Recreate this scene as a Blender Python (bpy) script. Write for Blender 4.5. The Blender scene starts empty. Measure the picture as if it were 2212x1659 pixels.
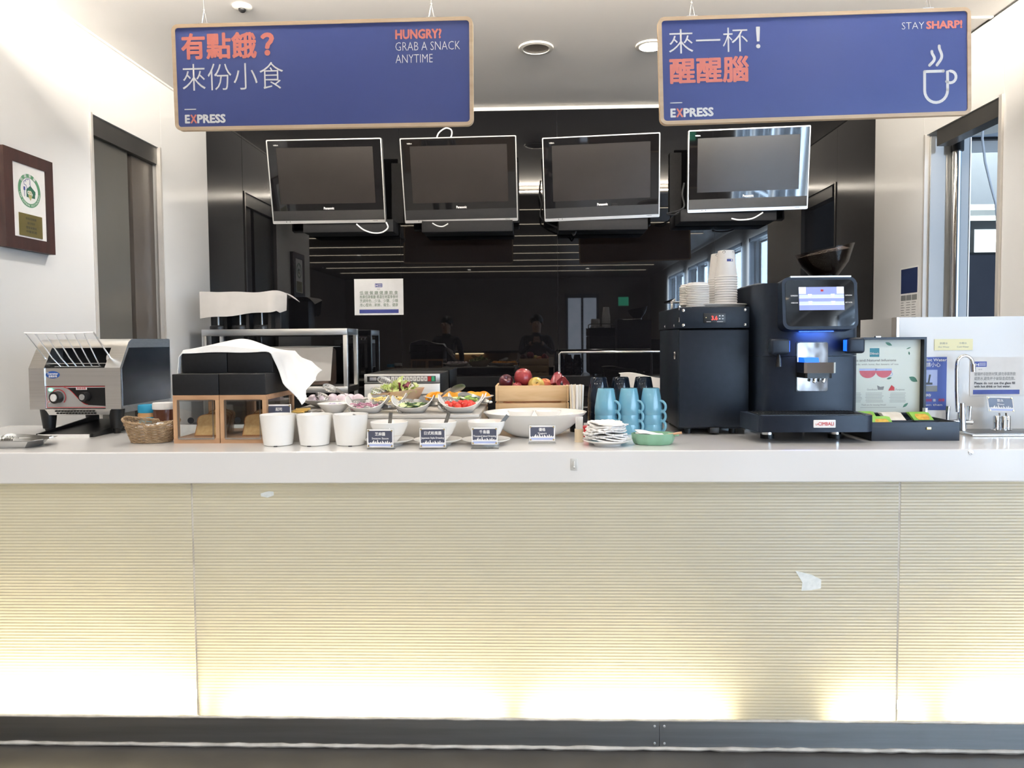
import bpy, bmesh, math, random
from mathutils import Vector, Matrix
random.seed(7)
SC = bpy.context.scene
COL = SC.collection
PI = math.pi
R = math.radians

# ------------------------------------------------------------------ camera
YAW, PITCH, ROLL = .0317, .0445, -.0083
FOCAL_PX, IMG_W, IMG_H, PRINCIPAL_Y = 1600.78, 2212, 1659, 806.88
CAM = Vector((0, 0, 1.3553))
_f = Vector((-math.sin(YAW)*math.cos(PITCH), math.cos(YAW)*math.cos(PITCH), -math.sin(PITCH)))
_r0 = Vector((math.cos(YAW), math.sin(YAW), 0)); _u0 = _r0.cross(_f)
_r = math.cos(ROLL)*_r0 + math.sin(ROLL)*_u0
_u = -math.sin(ROLL)*_r0 + math.cos(ROLL)*_u0
cam_data = bpy.data.cameras.new('camera')
cam_data.sensor_width = 36; cam_data.lens = FOCAL_PX*36/IMG_W
cam_data.shift_y = -(IMG_H/2 - PRINCIPAL_Y)/IMG_W
cam_data.clip_start = .05
cam = bpy.data.objects.new('camera', cam_data); COL.objects.link(cam)
cam.matrix_world = Matrix(((_r.x, _u.x, -_f.x, CAM.x), (_r.y, _u.y, -_f.y, CAM.y), (_r.z, _u.z, -_f.z, CAM.z), (0, 0, 0, 1)))
SC.camera = cam

# ------------------------------------------------------------------ world, exposure
world = bpy.data.worlds.new('world'); SC.world = world; world.use_nodes = True
bg = world.node_tree.nodes['Background']
bg.inputs['Color'].default_value = (.62, .78, 1, 1); bg.inputs['Strength'].default_value = 1.0
SC.view_settings.view_transform = 'Standard'; SC.view_settings.look = 'None'
SC.view_settings.exposure = 1.25
SC.view_settings.gamma = 1; SC.view_settings.use_curve_mapping = False
SC.cycles.use_denoising = True
SC.cycles.max_bounces = 10; SC.cycles.diffuse_bounces = 5; SC.cycles.glossy_bounces = 5
SC.cycles.transmission_bounces = 8; SC.cycles.transparent_max_bounces = 12
SC.cycles.sample_clamp_indirect = 6; SC.cycles.caustics_reflective = False; SC.cycles.caustics_refractive = False

# ------------------------------------------------------------------ large lights: daylight in the room's windows
def area_light(name, loc, rot, sx, sy, power, color):
    l = bpy.data.lights.new(name, 'AREA'); l.shape = 'RECTANGLE'; l.size = sx; l.size_y = sy
    l.energy = power; l.color = color
    o = bpy.data.objects.new(name, l); COL.objects.link(o); o.location = loc; o.rotation_euler = rot
    return o
# windows of the dining room (right-hand side wall) and its glazed entrance far behind the camera
for k in range(4):
    area_light('window_daylight', (2.93, .75 - 2.1*k, 1.55), (0, R(-90), 0), 2.3, 1.75, 680, (.55, .76, 1))
def spot(name, loc, power, color=(1, .9, .78), size=R(120), blend=.8, radius=.05):
    l = bpy.data.lights.new(name, 'SPOT'); l.energy = power; l.color = color
    l.spot_size = size; l.spot_blend = blend; l.shadow_soft_size = radius
    o = bpy.data.objects.new(name, l); COL.objects.link(o); o.location = loc
    return o

# ------------------------------------------------------------------ helpers
class MB:
    """collects shapes; build() links them as one mesh object"""
    def __init__(s): s.v = []; s.f = []; s.m = []; s.k = 0
    def mat(s, k): s.k = k; return s
    def add(s, vs, fs):
        n = len(s.v); s.v += [tuple(p) for p in vs]
        for f in fs: s.f.append([i+n for i in f]); s.m.append(s.k)
        return s
    def box(s, x0, x1, y0, y1, z0, z1):
        vs = [(x, y, z) for z in (z0, z1) for y in (y0, y1) for x in (x0, x1)]
        return s.add(vs, [(0,2,3,1),(4,5,7,6),(0,1,5,4),(2,6,7,3),(0,4,6,2),(1,3,7,5)])
    def rbox(s, x0, x1, y0, y1, z0, z1, r=.004, seg=2):
        bm = bmesh.new(); bmesh.ops.create_cube(bm, size=1)
        for v in bm.verts:
            v.co = Vector(((x0+x1)/2 + v.co.x*(x1-x0), (y0+y1)/2 + v.co.y*(y1-y0), (z0+z1)/2 + v.co.z*(z1-z0)))
        r = min(r, .49*min(x1-x0, y1-y0, z1-z0))
        bmesh.ops.bevel(bm, geom=bm.edges[:], offset=r, segments=seg, profile=.5, affect='EDGES')
        bm.verts.index_update()
        s.add([v.co for v in bm.verts], [[v.index for v in f.verts] for f in bm.faces]); bm.free(); return s
    def prism(s, pts, axis, a, b):
        """polygon pts extruded along an axis: 'x' -> pts are (y,z), 'y' -> (x,z), 'z' -> (x,y)"""
        def P(p, t): return {'x': (t, p[0], p[1]), 'y': (p[0], t, p[1]), 'z': (p[0], p[1], t)}[axis]
        n = len(pts); vs = [P(p, a) for p in pts] + [P(p, b) for p in pts]
        return s.add(vs, [list(range(n-1, -1, -1)), list(range(n, 2*n))] + [(i, (i+1) % n, n+(i+1) % n, n+i) for i in range(n)])
    def lathe(s, prof, n=24, c=(0, 0, 0), sx=1, sy=1, fn=None):
        rows = []; vs = []
        for r, z in prof:
            if r < 1e-6: rows.append([len(vs)]); vs.append((c[0], c[1], c[2]+z)); continue
            row = []
            for i in range(n):
                a = 2*PI*i/n; x, y, zz = r*math.cos(a)*sx, r*math.sin(a)*sy, z
                if fn: x, y, zz = fn(x, y, zz, a, r)
                row.append(len(vs)); vs.append((c[0]+x, c[1]+y, c[2]+zz))
            rows.append(row)
        fs = []
        for A, B in zip(rows, rows[1:]):
            if len(A) == 1 and len(B) == 1: continue
            for i in range(n):
                j = (i+1) % n
                if len(A) == 1: fs.append((A[0], B[j], B[i]))
                elif len(B) == 1: fs.append((A[i], A[j], B[0]))
                else: fs.append((A[i], A[j], B[j], B[i]))
        return s.add(vs, fs)
    def tube(s, path, r, n=8, closed=False, caps=True):
        path = [Vector(p) for p in path]; N = len(path); vs = []; fs = []
        rr = r if isinstance(r, (list, tuple)) else [r]*N
        up = None
        for i, p in enumerate(path):
            if closed: t = path[(i+1) % N] - path[i-1]
            else: t = path[min(i+1, N-1)] - path[max(i-1, 0)]
            t = t.normalized() if t.length > 1e-9 else Vector((0, 0, 1))
            if up is None: up = Vector((0, 0, 1)) if abs(t.z) < .9 else Vector((1, 0, 0))
            a = t.cross(up)
            if a.length < 1e-6: a = t.orthogonal()
            a.normalize(); b = a.cross(t).normalized(); up = b
            for k in range(n):
                w = 2*PI*k/n; vs.append(p + a*math.cos(w)*rr[i] + b*math.sin(w)*rr[i])
        for i in range(N if closed else N-1):
            for k in range(n):
                fs.append((i*n+k, i*n+(k+1) % n, ((i+1) % N)*n+(k+1) % n, ((i+1) % N)*n+k))
        if caps and not closed: fs += [list(range(n-1, -1, -1)), [(N-1)*n+k for k in range(n)]]
        return s.add(vs, fs)
    def cyl(s, p0, p1, r, n=16, r1=None): return s.tube([p0, p1], [r, r if r1 is None else r1], n)
    def ball(s, c, rx, ry=None, rz=None, n=16, m=10, fn=None):
        ry = rx if ry is None else ry; rz = rx if rz is None else rz
        prof = [(math.sin(PI*j/m), -math.cos(PI*j/m)) for j in range(m+1)]
        prof[0] = (0, -1); prof[-1] = (0, 1)
        k0 = len(s.v); s.lathe(prof, n)
        for i in range(k0, len(s.v)):
            p = Vector((s.v[i][0]*rx, s.v[i][1]*ry, s.v[i][2]*rz))
            if fn: p = Vector(fn(p))
            s.v[i] = (c[0]+p.x, c[1]+p.y, c[2]+p.z)
        return s
    def grid(s, fn, nu, nv, keep=None):
        vs = [fn(i/nu, j/nv) for j in range(nv+1) for i in range(nu+1)]; w = nu+1
        return s.add(vs, [(j*w+i, j*w+i+1, (j+1)*w+i+1, (j+1)*w+i) for j in range(nv) for i in range(nu) if keep is None or keep(i, j)])
    def sheet(s, fn, nu, nv, t=.002):
        """closed thin sheet: grid with thickness along its own normal"""
        n0 = len(s.v); A = [[Vector(fn(i/nu, j/nv)) for i in range(nu+1)] for j in range(nv+1)]
        B = [[None]*(nu+1) for _ in range(nv+1)]
        for j in range(nv+1):
            for i in range(nu+1):
                du = A[j][min(i+1, nu)] - A[j][max(i-1, 0)]; dv = A[min(j+1, nv)][i] - A[max(j-1, 0)][i]
                nn = du.cross(dv); nn = nn.normalized() if nn.length > 1e-12 else Vector((0, 0, 1)); B[j][i] = A[j][i] - nn*t
        w = nu+1; vs = [p for r_ in A for p in r_] + [p for r_ in B for p in r_]; o = w*(nv+1)
        fs = [(j*w+i, j*w+i+1, (j+1)*w+i+1, (j+1)*w+i) for j in range(nv) for i in range(nu)]
        fs += [(o+(j+1)*w+i, o+(j+1)*w+i+1, o+j*w+i+1, o+j*w+i) for j in range(nv) for i in range(nu)]
        bd = [i for i in range(nu)] + [j*w+nu for j in range(nv)] + [nv*w+i for i in range(nu, 0, -1)] + [j*w for j in range(nv, 0, -1)]
        fs += [(bd[k], o+bd[k], o+bd[(k+1) % len(bd)], bd[(k+1) % len(bd)]) for k in range(len(bd))]
        return s.add(vs, fs)
    def xf(s, M, start=0):
        for i in range(start, len(s.v)): s.v[i] = tuple(M @ Vector(s.v[i]))
        return s
    def mesh(s, name, mats, smooth=38):
        me = bpy.data.meshes.new(name); me.from_pydata(s.v, [], s.f)
        for m in (mats if isinstance(mats, (list, tuple)) else [mats]): me.materials.append(m)
        me.polygons.foreach_set('material_index', s.m)
        bm = bmesh.new(); bm.from_mesh(me); bmesh.ops.recalc_face_normals(bm, faces=bm.faces); bm.to_mesh(me); bm.free()
        if smooth:
            me.polygons.foreach_set('use_smooth', [True]*len(me.polygons)); me.set_sharp_from_angle(angle=R(smooth))
        me.update(); return me
    def build(s, name, mats, parent=None, loc=None, rot=None, smooth=38):
        return link(name, s.mesh(name, mats, smooth), parent, loc, rot)

def link(name, me, parent=None, loc=None, rot=None):
    o = bpy.data.objects.new(name, me); COL.objects.link(o)
    if parent: o.parent = parent
    if loc is not None: o.location = loc
    if rot is not None: o.rotation_euler = rot
    return o
def tag(o, label=None, cat=None, group=None, kind=None):
    if label: o['label'] = label
    if cat: o['category'] = cat
    if group: o['group'] = group
    if kind: o['kind'] = kind
    return o
def thing(name, label, cat, loc=(0, 0, 0), rz=0, group=None, rot=None):
    o = bpy.data.objects.new(name, None); COL.objects.link(o); o.empty_display_size = .05
    o.location = loc; o.rotation_euler = rot if rot else (0, 0, rz)
    return tag(o, label, cat, group)
def struct(name, mb, m, parent=None, smooth=38):
    o = mb.build(name, m, parent, smooth=smooth)
    if not parent: o['kind'] = 'structure'
    return o
def copy_tree(o, parent=None, loc=None, rz=None, label=None, group=None, name=None):
    c = o.copy(); COL.objects.link(c); c.parent = parent
    if name: c.name = name
    if loc is not None: c.location = loc
    if rz is not None: c.rotation_euler = (0, 0, rz)
    if label: c['label'] = label
    if group: c['group'] = group
    for ch in list(o.children): copy_tree(ch, c)
    return c

# ------------------------------------------------------------------ materials
MATS = {}
def mat(name, col, rough=.5, metal=0, spec=.5, noise=None, bump=None, coat=0, emit=0, ecol=None, stretch=(1, 1, 1), trans=0, ior=1.45, sheen=0):
    m = bpy.data.materials.new(name); m.use_nodes = True; nt = m.node_tree; b = nt.nodes['Principled BSDF']
    b.inputs['Base Color'].default_value = (*col, 1); b.inputs['Roughness'].default_value = rough
    b.inputs['Metallic'].default_value = metal; b.inputs['Specular IOR Level'].default_value = spec
    b.inputs['Coat Weight'].default_value = coat; b.inputs['IOR'].default_value = ior
    b.inputs['Transmission Weight'].default_value = trans; b.inputs['Sheen Weight'].default_value = sheen
    if emit:
        b.inputs['Emission Color'].default_value = (*(ecol or col), 1); b.inputs['Emission Strength'].default_value = emit
    if noise or bump:
        tc = nt.nodes.new('ShaderNodeTexCoord'); mp = nt.nodes.new('ShaderNodeMapping'); mp.inputs['Scale'].default_value = stretch
        nt.links.new(tc.outputs['Object'], mp.inputs['Vector'])
    if noise:   # (scale, second colour, detail)
        n = nt.nodes.new('ShaderNodeTexNoise'); n.inputs['Scale'].default_value = noise[0]; n.inputs['Detail'].default_value = noise[2] if len(noise) > 2 else 3
        cr = nt.nodes.new('ShaderNodeValToRGB'); cr.color_ramp.elements[0].position = .35; cr.color_ramp.elements[1].position = .65
        cr.color_ramp.elements[0].color = (*col, 1); cr.color_ramp.elements[1].color = (*noise[1], 1)
        nt.links.new(mp.outputs['Vector'], n.inputs['Vector']); nt.links.new(n.outputs['Fac'], cr.inputs['Fac']); nt.links.new(cr.outputs['Color'], b.inputs['Base Color'])
    if bump:    # (scale, strength)
        n = nt.nodes.new('ShaderNodeTexNoise'); n.inputs['Scale'].default_value = bump[0]; n.inputs['Detail'].default_value = 2
        bp = nt.nodes.new('ShaderNodeBump'); bp.inputs['Strength'].default_value = bump[1]; bp.inputs['Distance'].default_value = .002
        nt.links.new(mp.outputs['Vector'], n.inputs['Vector']); nt.links.new(n.outputs['Fac'], bp.inputs['Height']); nt.links.new(bp.outputs['Normal'], b.inputs['Normal'])
    MATS[name] = m; return m
def clear(name, tint=(1, 1, 1), gloss=.12, rough=.03):
    m = bpy.data.materials.new(name); m.use_nodes = True; nt = m.node_tree; nt.nodes.clear()
    out = nt.nodes.new('ShaderNodeOutputMaterial'); mix = nt.nodes.new('ShaderNodeMixShader'); t = nt.nodes.new('ShaderNodeBsdfTransparent'); g = nt.nodes.new('ShaderNodeBsdfGlossy'); lw = nt.nodes.new('ShaderNodeLayerWeight'); pw = nt.nodes.new('ShaderNodeMath'); pw.operation = 'POWER'; pw.inputs[1].default_value = 4
    ma = nt.nodes.new('ShaderNodeMath'); ma.operation = 'MULTIPLY_ADD'; ma.inputs[1].default_value = .6; ma.inputs[2].default_value = gloss
    t.inputs['Color'].default_value = (*tint, 1); g.inputs['Roughness'].default_value = rough
    nt.links.new(lw.outputs['Facing'], pw.inputs[0]); nt.links.new(pw.outputs[0], ma.inputs[0]); nt.links.new(ma.outputs[0], mix.inputs[0]); nt.links.new(t.outputs[0], mix.inputs[1]); nt.links.new(g.outputs[0], mix.inputs[2]); nt.links.new(mix.outputs[0], out.inputs[0])
    return m
def wood(name, a, b, scale=3.0, axis='x', rough=.5):
    m = bpy.data.materials.new(name); m.use_nodes = True; nt = m.node_tree; p = nt.nodes['Principled BSDF']
    tc = nt.nodes.new('ShaderNodeTexCoord'); mp = nt.nodes.new('ShaderNodeMapping')
    mp.inputs['Scale'].default_value = {'x': (.12, 1, 1), 'y': (1, .12, 1), 'z': (1, 1, .12)}[axis]
    n = nt.nodes.new('ShaderNodeTexNoise'); n.inputs['Scale'].default_value = 30*scale; n.inputs['Detail'].default_value = 5; n.inputs['Distortion'].default_value = .6
    cr = nt.nodes.new('ShaderNodeValToRGB'); cr.color_ramp.elements[0].position = .3; cr.color_ramp.elements[1].position = .72
    cr.color_ramp.elements[0].color = (*a, 1); cr.color_ramp.elements[1].color = (*b, 1)
    nt.links.new(tc.outputs['Object'], mp.inputs['Vector']); nt.links.new(mp.outputs['Vector'], n.inputs['Vector']); nt.links.new(n.outputs['Fac'], cr.inputs['Fac']); nt.links.new(cr.outputs['Color'], p.inputs['Base Color'])
    p.inputs['Roughness'].default_value = rough; return m
def glow(name, col, strength):
    m = bpy.data.materials.new(name); m.use_nodes = True; nt = m.node_tree; nt.nodes.clear()
    out = nt.nodes.new('ShaderNodeOutputMaterial'); e = nt.nodes.new('ShaderNodeEmission'); e.inputs[0].default_value = (*col, 1); e.inputs[1].default_value = strength
    nt.links.new(e.outputs[0], out.inputs[0]); return m
def s2l(r, g, b):
    f = lambda c: (c/255/12.92 if c/255 <= .04045 else ((c/255+.055)/1.055)**2.4)
    return (f(r), f(g), f(b))

M_CEIL = mat('ceiling_paint', (.88, .86, .84), .7, noise=(2, (.86, .84, .82)))
M_CEILDARK = mat('dark_ceiling_panel', (.13, .1, .08), .4, noise=(3, (.15, .12, .095)))
M_WALL = mat('white_glass_panel', (.84, .84, .835), .14, spec=.5, noise=(1.2, (.82, .82, .815)))
M_WALLB = mat('wall_backing', (.5, .5, .49), .8, noise=(5, (.46, .46, .45)))
M_BLACKGLASS = mat('black_glass', (.004, .004, .005), .015, spec=.62, noise=(1, (.005, .005, .006)))
M_FLOOR = mat('dark_floor', (.06, .057, .055), .3, noise=(6, (.075, .072, .07)), bump=(80, .05))
M_DARKWALL = mat('dark_room_wall', (.24, .2, .17), .55, noise=(2, (.28, .235, .2)))
M_TRIM = mat('white_trim', (.82, .8, .77), .4, noise=(8, (.78, .76, .73)))
M_WORK = mat('white_solid_surface', (.72, .715, .71), .16, spec=.5, noise=(3, (.7, .695, .69)))
M_STEEL = mat('brushed_steel', (.83, .825, .815), .33, 1, noise=(40, (.76, .755, .745)), stretch=(.05, 1, 6), bump=(160, .08))
M_STEELD = mat('dark_steel', (.25, .245, .24), .42, 1, noise=(12, (.21, .205, .2)), stretch=(.15, 1, 3), bump=(120, .1))
M_CHROME = mat('chrome', (.75, .75, .76), .07, 1, noise=(5, (.72, .72, .73)))
M_SILVER = mat('silver_plastic', (.6, .6, .6), .3, .6, noise=(9, (.56, .56, .56)))
M_BLACK = mat('black_plastic', (.007, .007, .008), .4, spec=.4, noise=(30, (.009, .009, .01)))
M_BLACKM = mat('black_matte', (.009, .009, .01), .7, spec=.3, noise=(60, (.012, .012, .013)))
M_CHAR = mat('charcoal_coated_metal', (.008, .012, .019), .45, spec=.2, noise=(40, (.01, .014, .022)), bump=(260, .08))
M_CERAM = mat('white_ceramic', (.86, .85, .83), .12, spec=.5, noise=(3, (.84, .83, .81)))
M_PAPER = mat('white_paper', (.86, .85, .84), .7, noise=(20, (.82, .81, .8)))
M_CLOTH = mat('white_cloth', (.88, .88, .88), .85, noise=(9, (.83, .83, .83)), bump=(500, .25), sheen=.2)
M_CLOTH2 = mat('cream_cloth', (.72, .69, .66), .85, noise=(9, (.67, .64, .61)), bump=(500, .25), sheen=.2)
M_OAK = wood('oak_wood', (.42, .23, .12), (.55, .33, .19), 1.6, 'x', .45)
M_OAKZ = wood('oak_wood_upright', (.44, .25, .13), (.57, .35, .2), 1.6, 'z', .45)
M_PINE = wood('pine_wood', (.62, .4, .2), (.78, .56, .33), 1.2, 'x', .5)
M_SIGNWOOD = wood('pale_wood_edge', (.62, .45, .29), (.76, .6, .43), 1.0, 'x', .45)
M_BIRCH = mat('birch_stick', (.72, .62, .48), .6, noise=(30, (.8, .72, .6)), stretch=(1, 1, .1))
M_BAMBOO = mat('pale_bamboo', (.72, .6, .44), .5, noise=(30, (.66, .54, .38)), stretch=(1, 1, .1))
M_ACRYL = clear('clear_acrylic', (.98, .99, .99), .05, .02)
M_GLASSD = clear('smoked_hopper', (.72, .68, .65), .012, .02)
M_WHITE = mat('white_print', (.95, .95, .96), .5, noise=(30, (.93, .93, .94)))
M_CORAL = mat('coral_print', s2l(238, 146, 134), .5, noise=(30, s2l(233, 140, 128)))
M_NAVY = mat('sign_navy', s2l(68, 82, 142), .3, noise=(2, s2l(64, 78, 137)))
M_INK = mat('dark_ink', (.03, .03, .035), .6, noise=(30, (.04, .04, .045)))
M_GREYINK = mat('grey_ink', (.22, .23, .23), .6, noise=(30, (.26, .27, .27)))
M_BLUEINK = mat('blue_ink', s2l(52, 62, 130), .5, noise=(30, s2l(58, 68, 138)))
M_GREENINK = mat('green_ink', s2l(88, 140, 108), .5, noise=(30, s2l(80, 132, 100)))
M_RED = mat('red_print', s2l(190, 45, 48), .5, noise=(30, s2l(180, 40, 44)))
M_BRASS = mat('brass', (.6, .45, .2), .3, 1, noise=(20, (.5, .38, .17)))
M_SCREENOFF = mat('switched_off_screen', (.02, .0175, .0165), .27, spec=.35, noise=(3, (.023, .02, .019)))
M_TVGLOSS = mat('gloss_black_bezel', (.006, .006, .007), .03, spec=.6, noise=(3, (.008, .008, .009)))

_txt = {}
def text_mesh(body, size, bold=0.0, width=None, align='LEFT', spacing=1.0, res=2):
    key = (body, size, bold, width, align, spacing, res)
    if key in _txt: return _txt[key]
    c = bpy.data.curves.new('print', 'FONT'); c.body = body; c.size = 1; c.align_x = align
    c.offset = bold if bold < 0 else 0; c.resolution_u = res; c.space_character = spacing
    o = bpy.data.objects.new('print', c); COL.objects.link(o); bpy.context.view_layer.update()
    me = bpy.data.meshes.new_from_object(o.evaluated_get(bpy.context.evaluated_depsgraph_get()))
    if bold > 0:   # heavier strokes: the glyphs repeated round a small circle
        V = [v.co.copy() for v in me.vertices]; F = [list(p.vertices) for p in me.polygons]; vs = []; fs = []
        n = 10 if bold > .025 else 5
        for q in range(n):
            d = Vector((bold*math.cos(2*PI*q/n), bold*math.sin(2*PI*q/n), q*2e-5/size)); b = len(vs)
            vs += [p+d for p in V]; fs += [[i+b for i in f] for f in F]
        bpy.data.meshes.remove(me); me = bpy.data.meshes.new('print'); me.from_pydata(vs, [], fs)
    xs = [v.co.x for v in me.vertices]; k = size
    kx = k
    if width and xs: kx = width/(max(xs)-min(xs))
    x0 = min(xs) if (xs and width and align == 'LEFT') else 0
    for v in me.vertices: v.co = Vector(((v.co.x-x0)*kx, -v.co.z*k, v.co.y*k))
    bpy.data.objects.remove(o); bpy.data.curves.remove(c)
    _txt[key] = me; return me
def text(body, size, m, parent, loc, bold=0.0, width=None, align='LEFT', name='lettering', rot=None, spacing=1.0, res=2):
    me = text_mesh(body, size, bold, width, align, spacing, res)
    if me.materials and me.materials[0] is not m: me = me.copy()
    me.materials.clear(); me.materials.append(m)
    return link(name, me, parent, loc, rot)
def plate(name, x0, x1, z0, z1, y, m, parent, t=.0006):
    return MB().box(x0, x1, y-t, y, z0, z1).build(name, m, parent, smooth=0)

def at(x, y, Y):
    """world point seen at pixel (x, y) of the 2212x1659 frame on the upright plane at depth Y"""
    d = _f + _r*((x-IMG_W/2)/FOCAL_PX) - _u*((y-PRINCIPAL_Y)/FOCAL_PX)
    return CAM + d*(Y/d.y)
def atX(x, y, X):
    d = _f + _r*((x-IMG_W/2)/FOCAL_PX) - _u*((y-PRINCIPAL_Y)/FOCAL_PX)
    return CAM + d*(X/d.x)
def atZ(x, y, z):
    d = _f + _r*((x-IMG_W/2)/FOCAL_PX) - _u*((y-PRINCIPAL_Y)/FOCAL_PX)
    return CAM + d*((z-CAM.z)/d.z)
# ================================================================== THE SETTING
COVE = 225
XL, XR, YB, ZC, YE = -2.32, 2.351, 5.247, 2.987, 2.88     # alcove side walls, back wall, ceiling, where the alcove opens into the room
YW, ZT = 2.372, 1.0                                        # worktop front edge and height
RXL, RXR, RYR = -5.0, 3.0, -9.0                            # dining room shell
M_FLOORL = mat('pale_bounce_floor', (.5, .48, .455), .25, noise=(4, (.46, .44, .42)))  # unseen dining-room floor, kept pale to bounce light to the ceiling
struct('floor', MB().box(RXL, RXR, RYR, 2.1, -.06, 0), M_FLOORL)
struct('floor', MB().box(RXL, RXR, 2.1, 8.6, -.06, 0).box(RXR, 6, 2.9, 8.6, -.06, 0), M_FLOOR)
struct('ceiling', MB().box(XL, XR, 2.6, YB+.05, ZC, ZC+.08), M_CEIL)
struct('ceiling', MB().box(RXL, RXR, RYR, 2.58, ZC, ZC+.08).box(RXL, XL-.1, 2.58, YE+.05, ZC, ZC+.08).box(XR+.1, RXR, 2.58, YE+.05, ZC, ZC+.08), M_CEILDARK)
# back wall: five black glass panels on a backing board
wb = struct('wall_back', MB().box(XL-.1, XR+.1, YB+.012, YB+.1, 0, ZC), M_WALLB)
xs = [XL] + [at(x, 700, YB).x for x in (531, 868, 1205.5, 1543)] + [XR]
for a, b in zip(xs, xs[1:]):
    MB().box(a+.0008, b-.0008, YB, YB+.011, .0, ZC-.03).build('glass_panel', M_BLACKGLASS, wb, smooth=0)
struct('trim_1', MB().box(XL, XR, YB-.012, YB+.012, ZC-.03, ZC-.012), M_TRIM)
M_SHADOWGAP = mat('shadow_gap', (.05, .05, .05), .8, noise=(9, (.06, .06, .06)))
# side walls of the alcove, clad in white glass panels, each with a tall doorway
def side_wall(name, X, s, d0, d1, zd):
    w = MB()
    t0, t1 = sorted((X+s*.01, X+s*.1))
    w.box(t0, t1, YE, d0, 0, ZC); w.box(t0, t1, d1, YB+.012, 0, ZC); w.box(t0, t1, d0, d1, zd, ZC)
    o = struct(name, w, M_WALLB)
    p0, p1 = sorted((X, X+s*.0098)); g = .0012
    for (y0, y1, z0, z1) in ((YE, d0-.012, 0, ZC), (d0-.012, d1+.02, zd, ZC), (d1+.02, YB, 0, ZC)):
        MB().box(p0, p1, y0+g, y1-g, z0+g, z1-g).build('wall_panel', M_WALL, o, smooth=0)
    return o
DL0, DL1, DR0, DR1, ZD = 3.868, 4.582, 3.851, 4.580, 2.563
side_wall('wall_left', XL, -1, DL0, DL1, ZD)
side_wall('wall_right', XR, 1, DR0, DR1, ZD)
struct('trim_2', MB().box(XL, XL+.012, YE, YB, ZC-.012, ZC), M_TRIM)
struct('trim_3', MB().box(XR-.006, XR, YE, YB, ZC-.006, ZC), M_SHADOWGAP)
# left doorway: pale edge posts, dark header, two grey leaves standing a hand's width apart
M_EDGE = mat('pale_metal_edge', (.75, .72, .68), .3, .3, noise=(9, (.7, .67, .63)))
M_DOORG = mat('grey_door_leaf', (.1, .098, .088), .3, noise=(2, (.115, .112, .1)))
M_DOORB = mat('brown_grey_door_leaf', (.085, .075, .066), .3, noise=(2, (.1, .088, .078)))
M_HEAD = mat('dark_header', (.045, .044, .042), .35, noise=(4, (.055, .053, .05)))
M_CORR = mat('corridor_wall', (.3, .29, .28), .7, noise=(3, (.27, .26, .25)))
d1 = tag(bpy.data.objects.new('door_1', None), kind='structure'); COL.objects.link(d1)
for y in (DL0-.006, DL1-.006): MB().box(XL-.02, XL+.008, y-.006, y+.012, 0, ZD+.005).build('frame_post', M_EDGE, d1, smooth=0)
MB().box(XL-.09, XL-.012, DL0+.006, DL1-.006, ZD-.1, ZD).build('header', M_HEAD, d1, smooth=0)
MB().box(XL-.08, XL-.04, DL0+.006, 4.28, 0, ZD-.1).build('door_leaf', M_DOORG, d1, smooth=0)
MB().box(XL-.085, XL-.045, 4.335, DL1-.006, 0, ZD-.1).build('door_leaf', M_DOORB, d1, smooth=0)
MB().box(XL-.09, XL-.07, 4.315, 4.332, 1.0, 2.2).build('latch_edge', M_BLACK, d1, smooth=0)
struct('wall_corridor', MB().box(XL-.9, XL-.85, 3.5, 6, 0, ZC).box(XL-.9, XL-.1, 5.4, 5.45, 0, ZC).box(XL-.9, XL-.1, 3.5, 3.55, 0, ZC).box(XL-.9, XL-.1, 3.5, 5.45, ZC, ZC+.05), M_CORR)
# right doorway into the kitchen
M_REFL = mat('polished_grey_panel', (.42, .43, .43), .09, .35, noise=(2, (.4, .41, .41)))
M_KCEIL = mat('kitchen_ceiling', (.55, .63, .74), .5, noise=(2, (.5, .58, .7)))
M_KDARK = mat('navy_cabinet', (.03, .03, .045), .4, noise=(3, (.037, .036, .052)))
d2 = tag(bpy.data.objects.new('door_2', None), kind='structure'); COL.objects.link(d2)
MB().box(XR-.012, XR+.02, DR0-.014, DR0+.01, 0, ZD+.005).build('frame_post', M_EDGE, d2, smooth=0)
MB().box(XR-.008, XR+.02, DR1-.006, DR1+.012, 0, ZD+.005).build('frame_post', M_EDGE, d2, smooth=0)
MB().box(XR+.012, XR+.09, DR0+.01, DR1-.1, ZD-.09, ZD).build('header', M_HEAD, d2, smooth=0)
MB().box(XR+.021, 2.6, DR1-.02, DR1-.008, 0, ZD-.01).build('side_panel', M_REFL, d2, smooth=0)
MB().box(2.6005, 2.607, DR1-.024, DR1-.004, 0, ZD-.02).build('panel_edge', M_CHROME, d2, smooth=0)
MB().cyl((2.506, DR1-.052, 0), (2.506, DR1-.052, ZD-.012), .026, 18).build('pole', M_CHROME, d2)
MB().cyl((2.506, DR1-.058, ZD-.11), (2.506, DR1-.058, ZD-.01), .034, 18).build('pole_collar', M_BLACK, d2)
kz = 3.05
struct('wall_kitchen', MB().box(2.5, 6, 8.4, 8.5, 0, kz).box(5.9, 6, 2.9, 8.5, 0, kz).box(2.36, 2.46, YB+.1, 8.5, 0, kz), M_CORR)
kc = struct('ceiling', MB().box(2.46, 6, 2.95, 8.5, kz, kz+.05), M_KCEIL)
for y in (5.6, 6.5, 7.4): MB().box(2.5, 5.9, y, y+.05, kz-.02, kz).build('ceiling_bar', M_BLACK, kc, smooth=0)
MB().box(4.3, 4.35, 5.0, 8.3, kz-.02, kz-.001).build('ceiling_bar', M_BLACK, kc, smooth=0)
p = at(2140, 545, 7.2)
kt = thing('tall_cabinet', 'tall dark navy cabinet seen through the right-hand doorway', 'cabinet', (p.x, 7.4, 0))
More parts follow.
